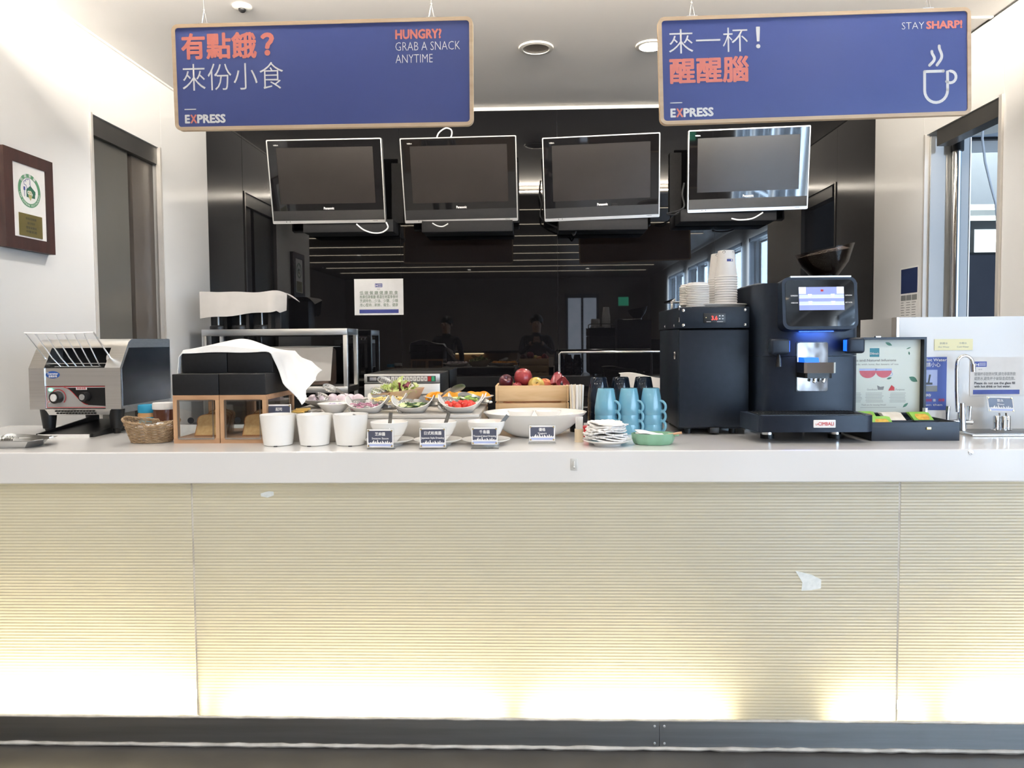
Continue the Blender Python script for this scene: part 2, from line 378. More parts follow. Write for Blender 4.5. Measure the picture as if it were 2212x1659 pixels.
MB().box(-.6, .7, -.2, .4, 0, p.z-.02).build('body', M_KDARK, kt, smooth=0); MB().box(-.61, .71, -.21, .41, p.z-.02, p.z).build('top', M_BLACK, kt, smooth=0)
lb = thing('light_box', 'glowing white box on the cabinet beyond the right-hand doorway', 'light box', (p.x, 7.3, p.z))
a = at(2098, 497, 7.3); b = at(2156, 497, 7.3)
MB().box(a.x-p.x, b.x-p.x, -.05, .05, 0, a.z-p.z).build('housing', M_SILVER, lb, smooth=0)
MB().box(a.x-p.x+.006, b.x-p.x-.006, -.056, -.05, .006, a.z-p.z-.006).build('lit_panel', glow('lit_panel_glow', (.85, 1, 1), 1.1), lb, smooth=0)
for k, (y, pxl) in enumerate(((444, 6.6), (468, 7.4))):
    a = at(2080, y, pxl)
    t = thing('ceiling_lamp', ('nearer' if k == 0 else 'farther') + ' cold fluorescent lamp under the kitchen ceiling', 'lamp', (a.x+.5, pxl, a.z))
    MB().box(-.6, .6, -.05, .05, 0, kz-a.z).build('housing', M_TRIM, t, smooth=0)
    MB().cyl((-.55, -.0, -.02), (.55, -.0, -.02), .02, 10).build('tube', glow('cold_tube_glow', (.75, 1, .98), 2.2), t)
a = at(2122, 400, 6.0)
MB().lathe([(.0, 0), (.2, .0), (.24, .04), (.24, .06), (0, .06)], 28, (a.x, 6.0, kz-.07)).build('ceiling_diffuser', M_TRIM)
tag(bpy.data.objects['ceiling_diffuser'], 'round white air diffuser on the kitchen ceiling', 'air vent')
pts = [at(x, y, 5.2) for x, y in ((2125, 225), (2122, 300), (2128, 350), (2140, 400), (2151, 440), (2156, 500))]
MB().tube(pts, .008, 8).build('hanging_cable', M_WHITE); tag(bpy.data.objects['hanging_cable'], 'thin white cable hanging inside the right-hand doorway', 'cable')
area_light('kitchen_fill_light', (3.9, 6.6, kz-.12), (0, 0, 0), 1.4, 1.4, 4.5, (.8, .95, 1))  # added area light filling the kitchen, with no fitting of its own

# dining room shell behind the camera
struct('wall_return_left', MB().box(RXL, XL-.1, YE, YE+.05, 0, ZC), M_WALLB)
struct('wall_return_right', MB().box(XR+.1, RXR, YE, YE+.05, 0, ZC), M_WALLB)
struct('wall_room_left', MB().box(RXL-.1, RXL, RYR, YE, 0, ZC), M_DARKWALL)
struct('wall_rear', MB().box(RXL, RXR, RYR-.1, RYR, 0, ZC), M_DARKWALL)
w = MB().box(RXR, RXR+.1, RYR, YE+.05, 0, .35).box(RXR, RXR+.1, RYR, YE+.05, 2.75, ZC)
for y in (1.65, -.4, -2.5, -4.6, -6.7): w.box(RXR, RXR+.1, y, y+.35, .35, 2.75)
w.box(RXR, RXR+.1, RYR, -6.7, .35, 2.75).box(RXR, RXR+.1, 2.0, YE+.05, .35, 2.75)
struct('wall_room_right', w, M_DARKWALL)
M_ALU = mat('dark_window_frame', (.08, .085, .09), .4, .5, noise=(9, (.1, .1, .11)))
M_PANE = clear('window_glass', (.95, .98, 1), .08, .01)
for k in range(4):
    y1 = 1.65 - 2.1*k + (0 if k == 0 else .05); y0 = y1 - 1.7
    f = MB()
    for z in (.35, 1.5, 2.7): f.box(RXR, RXR+.06, y0, y1, z, z+.05)
    for y in (y0, (y0+y1)/2-.025, y1-.05): f.box(RXR, RXR+.06, y, y+.05, .35, 2.75)
    o = struct('window_%d' % (k+1), f, M_ALU)
    MB().box(RXR+.062, RXR+.068, y0, y1, .35, 2.75).build('pane', M_PANE, o, smooth=0)
# thin light strips let into the dark ceiling
M_STRIP = glow('ceiling_strip_glow', (1, .86, .66), 8)
for k, y in enumerate((2.56, 1.2, .05, -1.1, -2.25, -3.4, -4.6, -5.8, -7.0)):
    st = thing('light_strip', 'thin warm light strip across the dark dining-room ceiling', 'light strip', (-1, y, ZC), group='light strips in the dark ceiling')
    MB().box(-3.6, 3.6, -.016, .016, -.008, 0).build('channel', M_SILVER, st, smooth=0)
    MB().box(-3.59, 3.59, -.011, .011, -.0095, -.008).build('diffuser', M_STRIP, st, smooth=0)

# glazed entrance in the rear wall, an exit sign, and a wooden buffet with a lit ledge
en = thing('glazed_entrance', 'narrow glazed entrance in the far rear wall', 'door', (1.25, RYR, 0))
for x in (-.42, -.02, .38): MB().box(x-.03, x+.03, 0, .06, 0, 2.5).build('frame_post', M_ALU, en, smooth=0)
MB().box(-.45, .41, 0, .06, 2.45, 2.55).build('frame_head', M_ALU, en, smooth=0)
M_STREET = mat('daylit_street', (.5, .55, .62), .6, emit=1.1, ecol=(.7, .82, 1), noise=(2.5, (.8, .75, .78)))
for x0, x1 in ((-.39, -.05), (.01, .35)): MB().box(x0, x1, .01, .02, .1, 2.45).build('daylit_pane', M_STREET, en, smooth=0)
xs_ = thing('exit_sign', 'small green running-man exit sign on the rear wall', 'sign', (2.3, RYR+.02, 2.35)); MB().box(-.14, .14, 0, .05, -.12, .12).build('housing', M_TRIM, xs_, smooth=0); MB().box(-.13, .13, .05, .056, -.11, .11).build('lit_face', glow('exit_glow', (.1, .75, .45), 1.2), xs_, smooth=0)
M_BUF = wood('buffet_wood', (.3, .17, .08), (.42, .26, .14), 1, 'z', .5)
bf = thing('buffet_counter', 'wooden buffet with a lit ledge behind the viewer', 'counter', (-1.35, -3.6, 0))
MB().box(-1.0, 1.0, -.5, 0, 0, .9).build('front', M_BUF, bf, smooth=0); MB().box(-1.0, 1.0, -.5, -.35, .9, 1.12).build('upstand', M_BUF, bf, smooth=0); MB().box(-1.05, 1.05, -.55, .02, 1.12, 1.16).build('shelf', M_BLACKM, bf, smooth=0); MB().box(-1.05, 1.05, -.34, .04, .9, .93).build('ledge', M_BLACKM, bf, smooth=0)
MB().box(-.2, .35, -.3, -.27, 1.1, 1.118).build('light_bar', glow('ledge_glow', (1, .78, .45), 9), bf, smooth=0); MB().box(-.95, -.6, -.3, -.27, 1.1, 1.118).build('light_bar', glow('ledge_glow', (1, .78, .45), 9), bf, smooth=0)
# cove trough along the edge of the white ceiling, washing it with light
cv_ = thing('cove_light', 'light trough along the front edge of the white ceiling', 'cove light', (.015, 2.55, ZC))
MB().box(-2.3, 2.3, -.05, -.04, -.075, 0).box(-2.3, 2.3, -.05, .03, -.085, -.075).build('trough', M_TRIM, cv_, smooth=0)
MB().box(-2.29, 2.29, -.02, .01, -.074, -.068).build('led_strip', glow('cove_glow', (1, .86, .66), 5), cv_, smooth=0)
cl_ = area_light('cove_lamp', (0, .03, -.06), (R(155), 0, 0), 4.5, .04, COVE, (1, .9, .76)); cl_.parent = cv_
# recessed downlights (their lamps light the counter and the room)
M_LAMP = glow('downlight_glow', (1, .95, .88), 26)
M_RING = mat('downlight_ring', (.72, .7, .66), .35, noise=(9, (.68, .66, .62)))
M_DIM = mat('unlit_reflector', (.3, .26, .22), .35, .2, noise=(60, (.36, .32, .28)))
def downlight(x, y, power, label, lit=True, r=.085, size=R(125), col=(1, .96, .9)):
    t = thing('downlight', label, 'ceiling light', (x, y, ZC))
    MB().lathe([(r*.72, -.001), (r*.76, -.01), (r*.97, -.008), (r, -.0), (r*.72, 0)], 32).build('ring', M_RING, t)
    MB().lathe([(0, -.003), (r*.72, -.003), (r*.72, -.0005), (0, -.0005)], 24).build('lamp', M_LAMP if lit else M_DIM, t)
    if lit:
        l = spot('downlight_lamp', (0, 0, -.06), power, col, size); l.parent = t
        bpy.context.view_layer.update()
    return t
P = at(1158, 103, YB); s_ = (ZC-CAM.z)
a = atZ(1158, 103, ZC); downlight(a.x, a.y, 0, 'round ceiling fitting with a brown grille between the two signs', False, .098)
a = atZ(1406, 98, ZC); downlight(a.x, a.y, 36, 'bright round downlight peeking from behind the coffee sign')
downlight(-1.52, 4.1, 34, 'downlight behind the snack sign near the left wall')
downlight(1.6, 4.1, 22, 'downlight behind the coffee sign near the right wall')
for k, x in enumerate((-1.75, -.6, .55, 1.7)):  # unseen row added to light the counter objects and sign fronts
    downlight(x, 1.35, 14, ('leftmost', 'second from left', 'second from right', 'rightmost')[k] + ' of four unseen downlights added to light the counter front', True, .07)
for k, (x, y) in enumerate(((-3.3, .2), (-1.2, -.9), (1.2, -.9), (-3.3, -3.4), (-.8, -3.9), (1.6, -3.9), (-1.5, -6.5), (1.2, -6.5))):
    t = downlight(x, y, 42, 'downlight in the dark dining-room ceiling', True, .06, R(168)); t['group'] = 'dining-room downlights'
# ================================================================== COUNTER
M_PANEL = bpy.data.materials.new('ribbed_translucent_panel'); M_PANEL.use_nodes = True
nt = M_PANEL.node_tree; pb = nt.nodes['Principled BSDF']; pb.inputs['Base Color'].default_value = (.66, .66, .6, 1); pb.inputs['Roughness'].default_value = .22
tr = nt.nodes.new('ShaderNodeBsdfTranslucent'); mx = nt.nodes.new('ShaderNodeMixShader'); mx.inputs[0].default_value = .5
nz = nt.nodes.new('ShaderNodeTexNoise'); nz.inputs['Scale'].default_value = 3
cr = nt.nodes.new('ShaderNodeValToRGB'); cr.color_ramp.elements[0].color = (.9, .86, .7, 1); cr.color_ramp.elements[1].color = (.88, .85, .72, 1)
tcn = nt.nodes.new('ShaderNodeTexCoord'); nt.links.new(tcn.outputs['Object'], nz.inputs['Vector'])
nt.links.new(nz.outputs['Fac'], cr.inputs['Fac']); nt.links.new(cr.outputs['Color'], tr.inputs['Color'])
nt.links.new(pb.outputs[0], mx.inputs[1]); nt.links.new(tr.outputs[0], mx.inputs[2]); nt.links.new(mx.outputs[0], nt.nodes['Material Output'].inputs[0])
M_SEAL = mat('dirty_white_sealant', (.62, .6, .57), .6, noise=(14, (.42, .4, .37)), bump=(40, .6))
M_CAV = mat('lamp_cavity_white', (.4, .39, .35), .8, noise=(4, (.38, .37, .33)))

wt = MB().prism([(-2.9, YW), (2.9, YW), (2.9, 2.876), (XR-.004, 2.876), (XR-.004, 2.92), (1.45, 2.92), (1.45, 3.18), (XL+.004, 3.18), (XL+.004, YE-.004), (-2.9, YE-.004)], 'z', .896, ZT)
o = wt.build('worktop', M_WORK, smooth=0); tag(o, 'long white worktop with a deep front apron', 'worktop')
bv = o.modifiers.new('bevel', 'BEVEL'); bv.width = .004; bv.segments = 2
ct = thing('service_counter', 'long counter with glowing ribbed front panels and steel plinth', 'counter', (0, 0, 0))
YP = YW+.03
j1 = at(421, 1300, YP).x; j2 = at(1940, 1300, YP).x
def ribbed(x0, x1, z0, z1):
    mb = MB(); pitch = .0103; n = int((z1-z0)/pitch); pz = (z1-z0)/n; prof = []
    for i in range(n):
        for k in range(5):
            t = k/5; prof.append((-.0014*math.sin(PI*t)**.7 if 0 < t < 1 else 0, z0+(i+t)*pz))
    prof.append((0, z1)); m = len(prof); vs = []; fs = []
    NX = 2
    for (y, z) in prof:
        for q in range(NX+1): vs.append((x0+(x1-x0)*q/NX, YP+y, z))
    for i in range(m-1):
        for q in range(NX): fs.append((i*(NX+1)+q, i*(NX+1)+q+1, (i+1)*(NX+1)+q+1, (i+1)*(NX+1)+q))
    return mb.add(vs, fs)
for k, (a, b) in enumerate(((-2.88, j1-.003), (j1+.003, j2-.0035), (j2+.0035, 2.88))):
    o = ribbed(a, b, .106, .894).build('ribbed_panel', M_PANEL, ct, smooth=60)
for x in (j1, j2): MB().box(x-.003, x+.003, YP+.001, YP+.012, .106, .894).build('panel_joint', M_SEAL, ct, smooth=0)
cv = MB().box(-2.88, 2.88, YP+.2, YP+.22, .04, .895).box(-2.88, 2.88, YP+.02, YP+.2, .04, .06).box(-2.9, -2.88, YP, YP+.22, 0, .895).box(2.88, 2.9, YP, YP+.22, 0, .895).box(-2.88, 2.88, YP+.015, YP+.2, .885, .895)
cv.build('lamp_cavity', M_CAV, ct, smooth=0)
MB().box(-2.3, 2.3, YP+.24, 3.15, 0, .895).build('cupboard_body', M_WALLB, ct, smooth=0)
kx = at(1424, 1590, YP).x
for a, b in ((-2.9, kx-.0008), (kx+.0008, 2.9)): MB().box(a, b, YP-.004, YP+.02, .014, .1).build('plinth_plate', M_STEELD, ct, smooth=0)
for dx in (-.016, .016):
    for z in (.026, .084): MB().lathe([(0, -.001), (.004, -.001), (.004, .002), (0, .003)], 10).xf(Matrix.Translation((kx+dx, YP-.004, z)) @ Matrix.Rotation(R(90), 4, 'X')).build('screw', M_STEEL, ct)
def bead(z, r, amp, name):
    pts = []; rr = []
    for i in range(160):
        x = -2.9+5.8*i/159; pts.append((x, YP-.004+random.uniform(-1, 1)*amp*.4, z+random.uniform(-1, 1)*amp)); rr.append(r*random.uniform(.8, 1.25))
    return MB().tube(pts, rr, 6).build(name, M_SEAL, ct)
bead(.1035, .0048, .0007, 'upper_sealant'); bead(.0085, .007, .0012, 'floor_sealant')
# fluorescent tubes glowing behind the panels
M_TUBE = glow('warm_tube_glow', (1, .86, .58), 18)
M_TUBEB = glow('bright_tube_glow', (1, .86, .58), 24)
for k, (a, b, z) in enumerate(((-2.8, -1.12, .15), (-1.06, -.11, .125), (-.05, .63, .12), (.95, 1.26, .13), (1.33, 2.8, .15))):
    h = (b-a)/2
    t = MB().cyl((-h+.03, 0, 0), (h-.03, 0, 0), .014, 10).build('fluorescent_tube', M_TUBEB if k in (0, 4) else M_TUBE, ct, loc=((a+b)/2, YP+.06, z))
    for s in (-1, 1): MB().box(s*h-.015, s*h+.015, -.02, .02, .06-z, .02).build('holder', M_TRIM, t, smooth=0)
# marks on the counter
def patch(name, px, Y, m, label, cat):
    pts = [at(x, y, Y) for x, y in px]; c = sum(pts, Vector())/len(pts)
    o = MB().prism([(p.x-c.x, p.z-c.z) for p in pts], 'y', -.0008, .0).build(name, m, loc=(c.x, Y, c.z), smooth=0); return tag(o, label, cat)
M_RESID = mat('sticker_residue', (.82, .86, .86), .5, noise=(60, (.72, .77, .77)))
patch('torn_sticker', [(1718, 1233), (1727, 1235), (1752, 1241), (1774, 1252), (1773, 1271), (1751, 1275), (1731, 1276), (1733, 1258)], YP-.0025, M_RESID, 'torn white sticker remnant on the right of the ribbed front', 'sticker')
patch('tape_scrap', [(563, 1066), (580, 1061), (591, 1062), (592, 1070), (578, 1075), (564, 1072)], YP-.0025, M_RESID, 'small torn tape scrap at the top left of the ribbed front', 'sticker')
M_HOOK = mat('cloudy_plastic', (.62, .62, .6), .3, noise=(40, (.55, .55, .53)))
a = at(1240, 1003, YW)
h = thing('adhesive_hook', 'small clear adhesive hook on the middle of the worktop apron', 'hook', (a.x, YW, a.z))
MB().rbox(-.011, .011, -.003, 0, -.019, .019, .003).build('backplate', M_HOOK, h); MB().tube([(0, -.003, .01), (0, -.008, .0), (0, -.012, -.01), (0, -.016, -.006)], .003, 8).build('hook', M_HOOK, h)
a = at(2097, 977, YW)
o = MB().lathe([(0, -.004), (.007, -.003), (.0085, 0), (0, 0)], 16).xf(Matrix.Rotation(R(-90), 4, 'X')).build('screw_cap', M_CHROME, loc=(a.x, YW, a.z)); tag(o, 'round metal cap on the right of the worktop apron', 'cap')

# low white glass partition behind the sink
pz = at(2100, 684, 2.86).z
px0 = at(1936, 800, 2.86).x
lp = thing('low_partition', 'low white glass partition behind the sink', 'partition', (0, 0, 0))
MB().box(px0+.012, XR-.002, 2.862, 2.9, ZT, pz).build('front_panel', M_WALL, lp, smooth=0)
MB().box(px0, px0+.04, 2.903, 3.175, ZT, pz-.002).build('return_panel', M_WALL, lp, smooth=0)
MB().box(px0, px0+.011, 2.862, 2.902, ZT, pz).build('corner_strip', M_EDGE, lp, smooth=0)
# back counter along the black glass
bc = thing('back_counter', 'dark counter along the black glass wall', 'counter', (0, 0, 0))
M_BCT = mat('dark_stone_top', (.02, .02, .021), .15, noise=(40, (.03, .03, .03)))
MB().box(XL+.01, 1.3, 4.55, YB-.004, .78, .82).build('top', M_BCT, bc, smooth=0)
MB().box(XL+.01, 1.28, 4.6, YB-.006, 0, .78).build('body', M_BLACKM, bc, smooth=0)
# ================================================================== HANGING SIGNS
def rounded_rect(w, h, r, n=5):
    pts = []
    for cx, cz, a0 in ((w/2-r, h/2-r, 0), (-w/2+r, h/2-r, 90), (-w/2+r, -h/2+r, 180), (w/2-r, -h/2+r, 270)):
        for k in range(n+1): a = R(a0+90*k/n); pts.append((cx+r*math.cos(a), cz+r*math.sin(a)))
    return pts
def ring_prism(mb, outer, inner, y0, y1):
    n = len(outer); vs = [(x, y0, z) for x, z in outer]+[(x, y0, z) for x, z in inner]+[(x, y1, z) for x, z in outer]+[(x, y1, z) for x, z in inner]
    fs = []
    for i in range(n):
        j = (i+1) % n
        fs += [(i, j, n+j, n+i), (2*n+j, 2*n+i, 3*n+i, 3*n+j), (j, i, 2*n+i, 2*n+j), (n+i, n+j, 3*n+j, 3*n+i)]
    return mb.add(vs, fs)
M_SIGNBACK = wood('brown_sign_back', (.1, .055, .032), (.15, .085, .05), 1, 'x', .5)
def hanging_sign(label, X, Z, W, H, yaw, tilt, roll):
    t = thing('hanging_sign', label, 'sign', (X, 2.785, Z)); t.rotation_mode = 'YXZ'; t.rotation_euler = (R(tilt), R(roll), R(yaw))
    ring_prism(MB(), rounded_rect(W, H, .024), rounded_rect(W-.026, H-.026, .012), -.009, .013).build('frame', M_SIGNWOOD, t)
    MB().prism(rounded_rect(W-.0262, H-.0262, .012), 'y', -.005, .006).build('board', M_NAVY, t)
    MB().prism(rounded_rect(W-.0262, H-.0262, .012), 'y', .0065, .012).build('back_board', M_SIGNBACK, t)
    for x in (-.39*W, .365*W):
        MB().box(x-.02, x+.02, -.006, .006, H/2, H/2+.004).build('bracket', M_STEEL, t, smooth=0)
        h = MB(); h.tube([(x-.009, 0, H/2+.004), (x-.004, 0, H/2+.03), (x, 0, H/2+.05), (x+.004, 0, H/2+.03), (x+.009, 0, H/2+.004)], .0022, 6); h.ball((x, 0, H/2+.05), .004, n=8, m=6)
        h.build('hook', M_STEEL, t)
        MB().cyl((x, 0, H/2+.05), (x, 0, ZC-Z-.004), .0012, 6).build('wire', M_STEEL, t)
    return t
def sx(t, W, f): return (f-.5)*W
s1 = hanging_sign('blue hanging sign reading HUNGRY? GRAB A SNACK ANYTIME', -.788, 2.349, 1.134, .388, -1.79, 2.26, .48)
yl = -.0056
text('有點餓', .098, M_CORAL, s1, (-.533, yl, .076), .03, .29, res=3); text('？', .098, M_CORAL, s1, (-.228, yl, .078), .045, .052, res=3)
text('來份小食', .108, M_WHITE, s1, (-.533, yl, -.04), -.008, .388, res=3)
text('HUNGRY?', .045, M_CORAL, s1, (.28, yl, .122), .042, .172)
text('GRAB A SNACK', .045, M_WHITE, s1, (.28, yl, .079), -.012, .24)
text('ANYTIME', .045, M_WHITE, s1, (.28, yl, .035), -.012, .138)
plate('rule', -.529, -.484, -.118, -.1145, yl, M_WHITE, s1)
def express(par, x, z, w):
    me = text_mesh('E', .042, .03); 
    text('E', .042, M_WHITE, par, (x, yl, z), .045, w*.125); text('X', .042, M_CORAL, par, (x+w*.135, yl, z), .045, w*.16); text('PRESS', .042, M_WHITE, par, (x+w*.3, yl, z), .045, w*.7)
express(s1, -.529, -.166, .158)
s2 = hanging_sign('blue hanging sign reading STAY SHARP! with a coffee cup outline', 1.025, 2.344, 1.138, .384, 2.15, .29, -1.49)
text('來一杯', .096, M_WHITE, s2, (-.531, yl, .068), -.008, .288, res=3); text('！', .1, M_WHITE, s2, (-.214, yl, .072), .012, .0165)
text('醒醒腦', .096, M_CORAL, s2, (-.531, yl, -.037), .03, .29, res=3)
text('STAY', .037, M_WHITE, s2, (.318, yl, .121), -.012, .082); text('SHARP!', .037, M_CORAL, s2, (.407, yl, .121), .045, .132)
plate('rule', -.531, -.487, -.1165, -.113, yl, M_WHITE, s2); express(s2, -.531, -.165, .158)
def stroke(par, pts, r, name='cup_outline'):
    mb = MB(); vs = []
    for i, p in enumerate(pts):
        q0 = Vector(pts[max(i-1, 0)]); q1 = Vector(pts[min(i+1, len(pts)-1)]); d = (q1-q0).normalized(); n = Vector((-d.y, d.x))
        vs += [(p[0]+n.x*r, yl, p[1]+n.y*r), (p[0]-n.x*r, yl, p[1]-n.y*r)]
    mb.add(vs, [(2*i, 2*i+1, 2*i+3, 2*i+2) for i in range(len(pts)-1)])
    for c in (pts[0], pts[-1]):
        mb.add([(c[0]+r*math.cos(2*PI*k/12), yl, c[1]+r*math.sin(2*PI*k/12)) for k in range(12)], [list(range(12))])
    return mb.build(name, M_WHITE, par, smooth=0)
cxm, czm = .442, -.088
arc = [(cxm-.008+.034, czm+.056), (cxm-.042, czm+.056), (cxm-.042, czm-.008)] + [(cxm+.042*math.cos(R(180+15*k)), czm-.012+.042*math.sin(R(180+15*k))*1.05) for k in range(13)] + [(cxm+.042, czm+.055)] + [(cxm+.052+.021*math.cos(R(90-20*k)), czm+.034+.021*math.sin(R(90-20*k))) for k in range(12)]
stroke(s2, [arc[0], arc[1]], .0052); stroke(s2, arc[1:16], .0052); stroke(s2, arc[15:], .0052)
MB().add([(cxm+.026+.006*math.cos(2*PI*k/12), yl, czm+.056+.006*math.sin(2*PI*k/12)) for k in range(12)], [list(range(12))]).build('cup_dot', M_WHITE, s2, smooth=0)
for dx, k in ((-.013, .8), (.014, 1.1)):
    stroke(s2, [(cxm+dx+.008*math.sin(u*5.2-.6)+.012*(u-.5), czm+.078+.062*k*u) for u in [i/14 for i in range(15)]], .0052, 'steam_outline')

# ================================================================== TELEVISIONS
def tv(label, X, Z, W, H, yaw, tilt, roll, cable=None):
    Y = 5.0; t = thing('television', label, 'television', (X, Y, Z)); t.rotation_mode = 'YXZ'; t.rotation_euler = (R(tilt), R(roll), R(yaw))
    ring_prism(MB(), rounded_rect(W, H, .008, 3), rounded_rect(W-.014, H-.014, .005, 3), -.02, .02).build('silver_rim', M_SILVER, t)
    MB().box(-W/2+.006, W/2-.006, -.022, -.012, -H/2+.006, -H/2+.02).build('lower_trim', M_SILVER, t, smooth=0)
    sw, s0, s1_ = W/2-.062, -H/2+.13, H/2-.052
    bz = MB().box(-W/2+.007, -sw, -.017, .0, -H/2+.02, H/2-.007).box(sw, W/2-.007, -.017, .0, -H/2+.02, H/2-.007).box(-sw, sw, -.017, .0, s1_, H/2-.007).box(-sw, sw, -.017, .0, -H/2+.02, s0)
    bz.build('bezel', M_TVGLOSS, t, smooth=0)
    MB().prism([(-.02, -H/2+.02), (-.013, -H/2+.075), (-.016, -H/2+.085), (-.018, -H/2+.085), (-.024, -H/2+.02)], 'x', -W/2+.008, W/2-.008).build('speaker_bar', M_BLACK, t)
    MB().box(-sw, sw, -.014, -.004, s0, s1_).build('screen', M_SCREENOFF, t, smooth=0)
    text('Panasonic', .022, M_WHITE, t, (-.03, -.0182, -H/2+.092), .03, .07)
    text('VIERA', .012, M_SILVER, t, (-W/2+.045, -.0182, H/2-.04), .02, .034)
    for x in (-W/2+.095, -W/2+.12): MB().cyl((x, -.0225, -H/2+.013), (x, -.0205, -H/2+.013), .003, 8).build('indicator', M_BLACK, t)
    text('HDMI', .008, M_INK, t, (W/2-.085, -.0225, -H/2+.01), .02, .03)
    MB().rbox(-W/2+.03, W/2-.03, .0, .06, -H/2+.03, H/2-.03, .02).build('back_cover', M_BLACK, t)
    MB().rbox(-W*.3, W*.3, .06, .09, -H*.3, H*.25, .012).build('back_bulge', M_BLACK, t)
    return t
def tv_mount(tvo, X, Zb, w, side):
    bpy.context.view_layer.update(); inv = tvo.matrix_world.inverted()
    def hang(mb, name, m, smooth=38):
        for i, p in enumerate(mb.v): mb.v[i] = tuple(inv @ (Vector(p)+Vector((X, YB-.002, Zb))))
        return mb.build(name, m, tvo, smooth=smooth)
    hang(MB().rbox(-w/2, w/2, -.2, 0, -.04, .045, .006), 'bracket_box', M_BLACKM)
    hang(MB().box(side*w/2-.04, side*w/2+.04, -.03, 0, .045, .46), 'bracket_upright', M_BLACKM, 0)
    hang(MB().box(-.12, -.02, -.19, -.1, .045, .06).box(.02, .12, -.19, -.1, .045, .06), 'foot_pad', M_SILVER, 0)
TV = [(-1.393, 2.434, .772, .548, -.22, 10.64, -.08), (-.497, 2.432, .768, .551, .02, 14.44, -.57), (.446, 2.432, .77, .541, -.58, 12.57, -1.52), (1.41, 2.468, .781, .53, -3.08, 8.17, -.65)]
TVO = []
for k, p in enumerate(TV):
    TVO.append(tv(('leftmost of the four', 'second from left of the four', 'third from left of the four', 'rightmost of the four')[k] + ' switched-off televisions on the black wall', *p))
for k, (pxc, pyc, w, sd) in enumerate(((760, 494, .62, 1), (1012, 493, .62, 1), (1300, 489, .6, -1), (1565, 470, .64, -1))):
    a = at(pxc, pyc, 5.15); tv_mount(TVO[k], a.x, a.z, w, sd)
def cable(label, pts, Y, r=.005, m=None):
    P = [at(x, y, Y) for x, y in pts]; Q = []
    for i in range(len(P)-1):
        a, b, c, d = P[max(i-1, 0)], P[i], P[i+1], P[min(i+2, len(P)-1)]
        for k in range(6):
            u = k/6; Q.append(.5*((2*b)+(c-a)*u+(2*a-5*b+4*c-d)*u*u+(3*b-a-3*c+d)*u**3))
    Q.append(P[-1]); return tag(MB().tube(Q, r, 6).build('cable', m or M_WHITE), label, 'cable')
cable('white cable looping below the leftmost television', [(770, 484), (785, 496), (805, 503), (825, 502), (838, 492), (834, 480)], 4.93)
cable('white cable arching over the top of the second television', [(943, 300), (948, 287), (962, 277), (974, 280), (976, 290), (972, 300)], 5.1)
cable('short white cable below the second television', [(934, 482), (945, 488), (957, 489), (968, 483)], 4.95, .004)
cable('white cable below the rightmost television', [(1580, 472), (1595, 475), (1615, 474), (1630, 470), (1648, 459)], 4.98)
cable('tangled black cables left of the rightmost television', [(1478, 395), (1474, 420), (1478, 445), (1466, 455), (1452, 459), (1440, 462), (1456, 464), (1468, 458)], 5.0, .006, M_BLACK)
cable('tangled black cables below the third television', [(1168, 390), (1165, 420), (1170, 440), (1169, 470), (1200, 490), (1232, 500), (1240, 508), (1250, 495), (1290, 492)], 5.1, .006, M_BLACK)

# ================================================================== CEILING AND WALL ITEMS
a = atZ(523, 13, ZC)
t = thing('dome_camera', 'small round white dome camera on the ceiling above the left sign', 'camera', (a.x, a.y, ZC))
MB().lathe([(0, 0), (.046, 0), (.046, -.006), (.036, -.014), (.0, -.016)], 28).build('base', M_RING, t)
MB().ball((0, 0, -.016), .018, .018, .016, 14, 8).build('lens', M_BLACK, t)
a = atZ(2118, 37, ZC)
t = thing('air_outlet', 'narrow white air outlet at the ceiling edge beside the right sign', 'air vent', (a.x, a.y, ZC)); 
MB().box(-.16, .06, -.012, .012, -.006, 0).build('frame', M_TRIM, t, smooth=0)
for k in range(3): MB().box(-.155, .055, -.009+.007*k, -.006+.007*k, -.009, -.006).build('slat', M_TRIM, t, smooth=0)
# framed plaque on the left wall
M_MAHOG = wood('dark_mahogany', (.018, .007, .006), (.042, .017, .013), 1, 'z', .45)
M_BRONZE = mat('olive_brass_plate', (.25, .2, .07), .35, .7, noise=(9, (.3, .24, .09)))
pl = thing('wall_plaque', 'dark wooden framed low-carbon restaurant plaque on the left wall', 'plaque', (XL+.001, 3.325, 1.999), R(90))
W, H = .328, .436
ring_prism(MB(), rounded_rect(W, H, .001, 1), rounded_rect(W-.11, H-.11, .001, 1), -.034, 0).build('frame', M_MAHOG, pl, smooth=0)
MB().box(-W/2+.055, W/2-.055, -.03, -.02, -H/2+.055, H/2-.055).build('white_mat', M_PAPER, pl, smooth=0)
yp = -.0305
def disc(par, name, c, r, m, y, r0=0, n=36):
    if r0: return MB().add([(c[0]+q*math.cos(2*PI*k/n), y, c[1]+q*math.sin(2*PI*k/n)) for q in (r, r0) for k in range(n)], [(k, (k+1) % n, n+(k+1) % n, n+k) for k in range(n)]).build(name, m, par, smooth=0)
    return MB().add([(c[0]+r*math.cos(2*PI*k/n), y, c[1]+r*math.sin(2*PI*k/n)) for k in range(n)], [list(range(n))]).build(name, m, par, smooth=0)
ec = (.0, .052)
disc(pl, 'emblem_ring', ec, .075, M_GREENINK, yp, .058)
for k, ch in enumerate('低碳餐廳'):
    a = R(140-27*k); text(ch, .017, M_PAPER, pl, (ec[0]+.0615*math.cos(a), yp-.0004, ec[1]+.0615*math.sin(a)), .01, None, 'CENTER', rot=(0, R(-(140-27*k)+90)*1.0, 0))
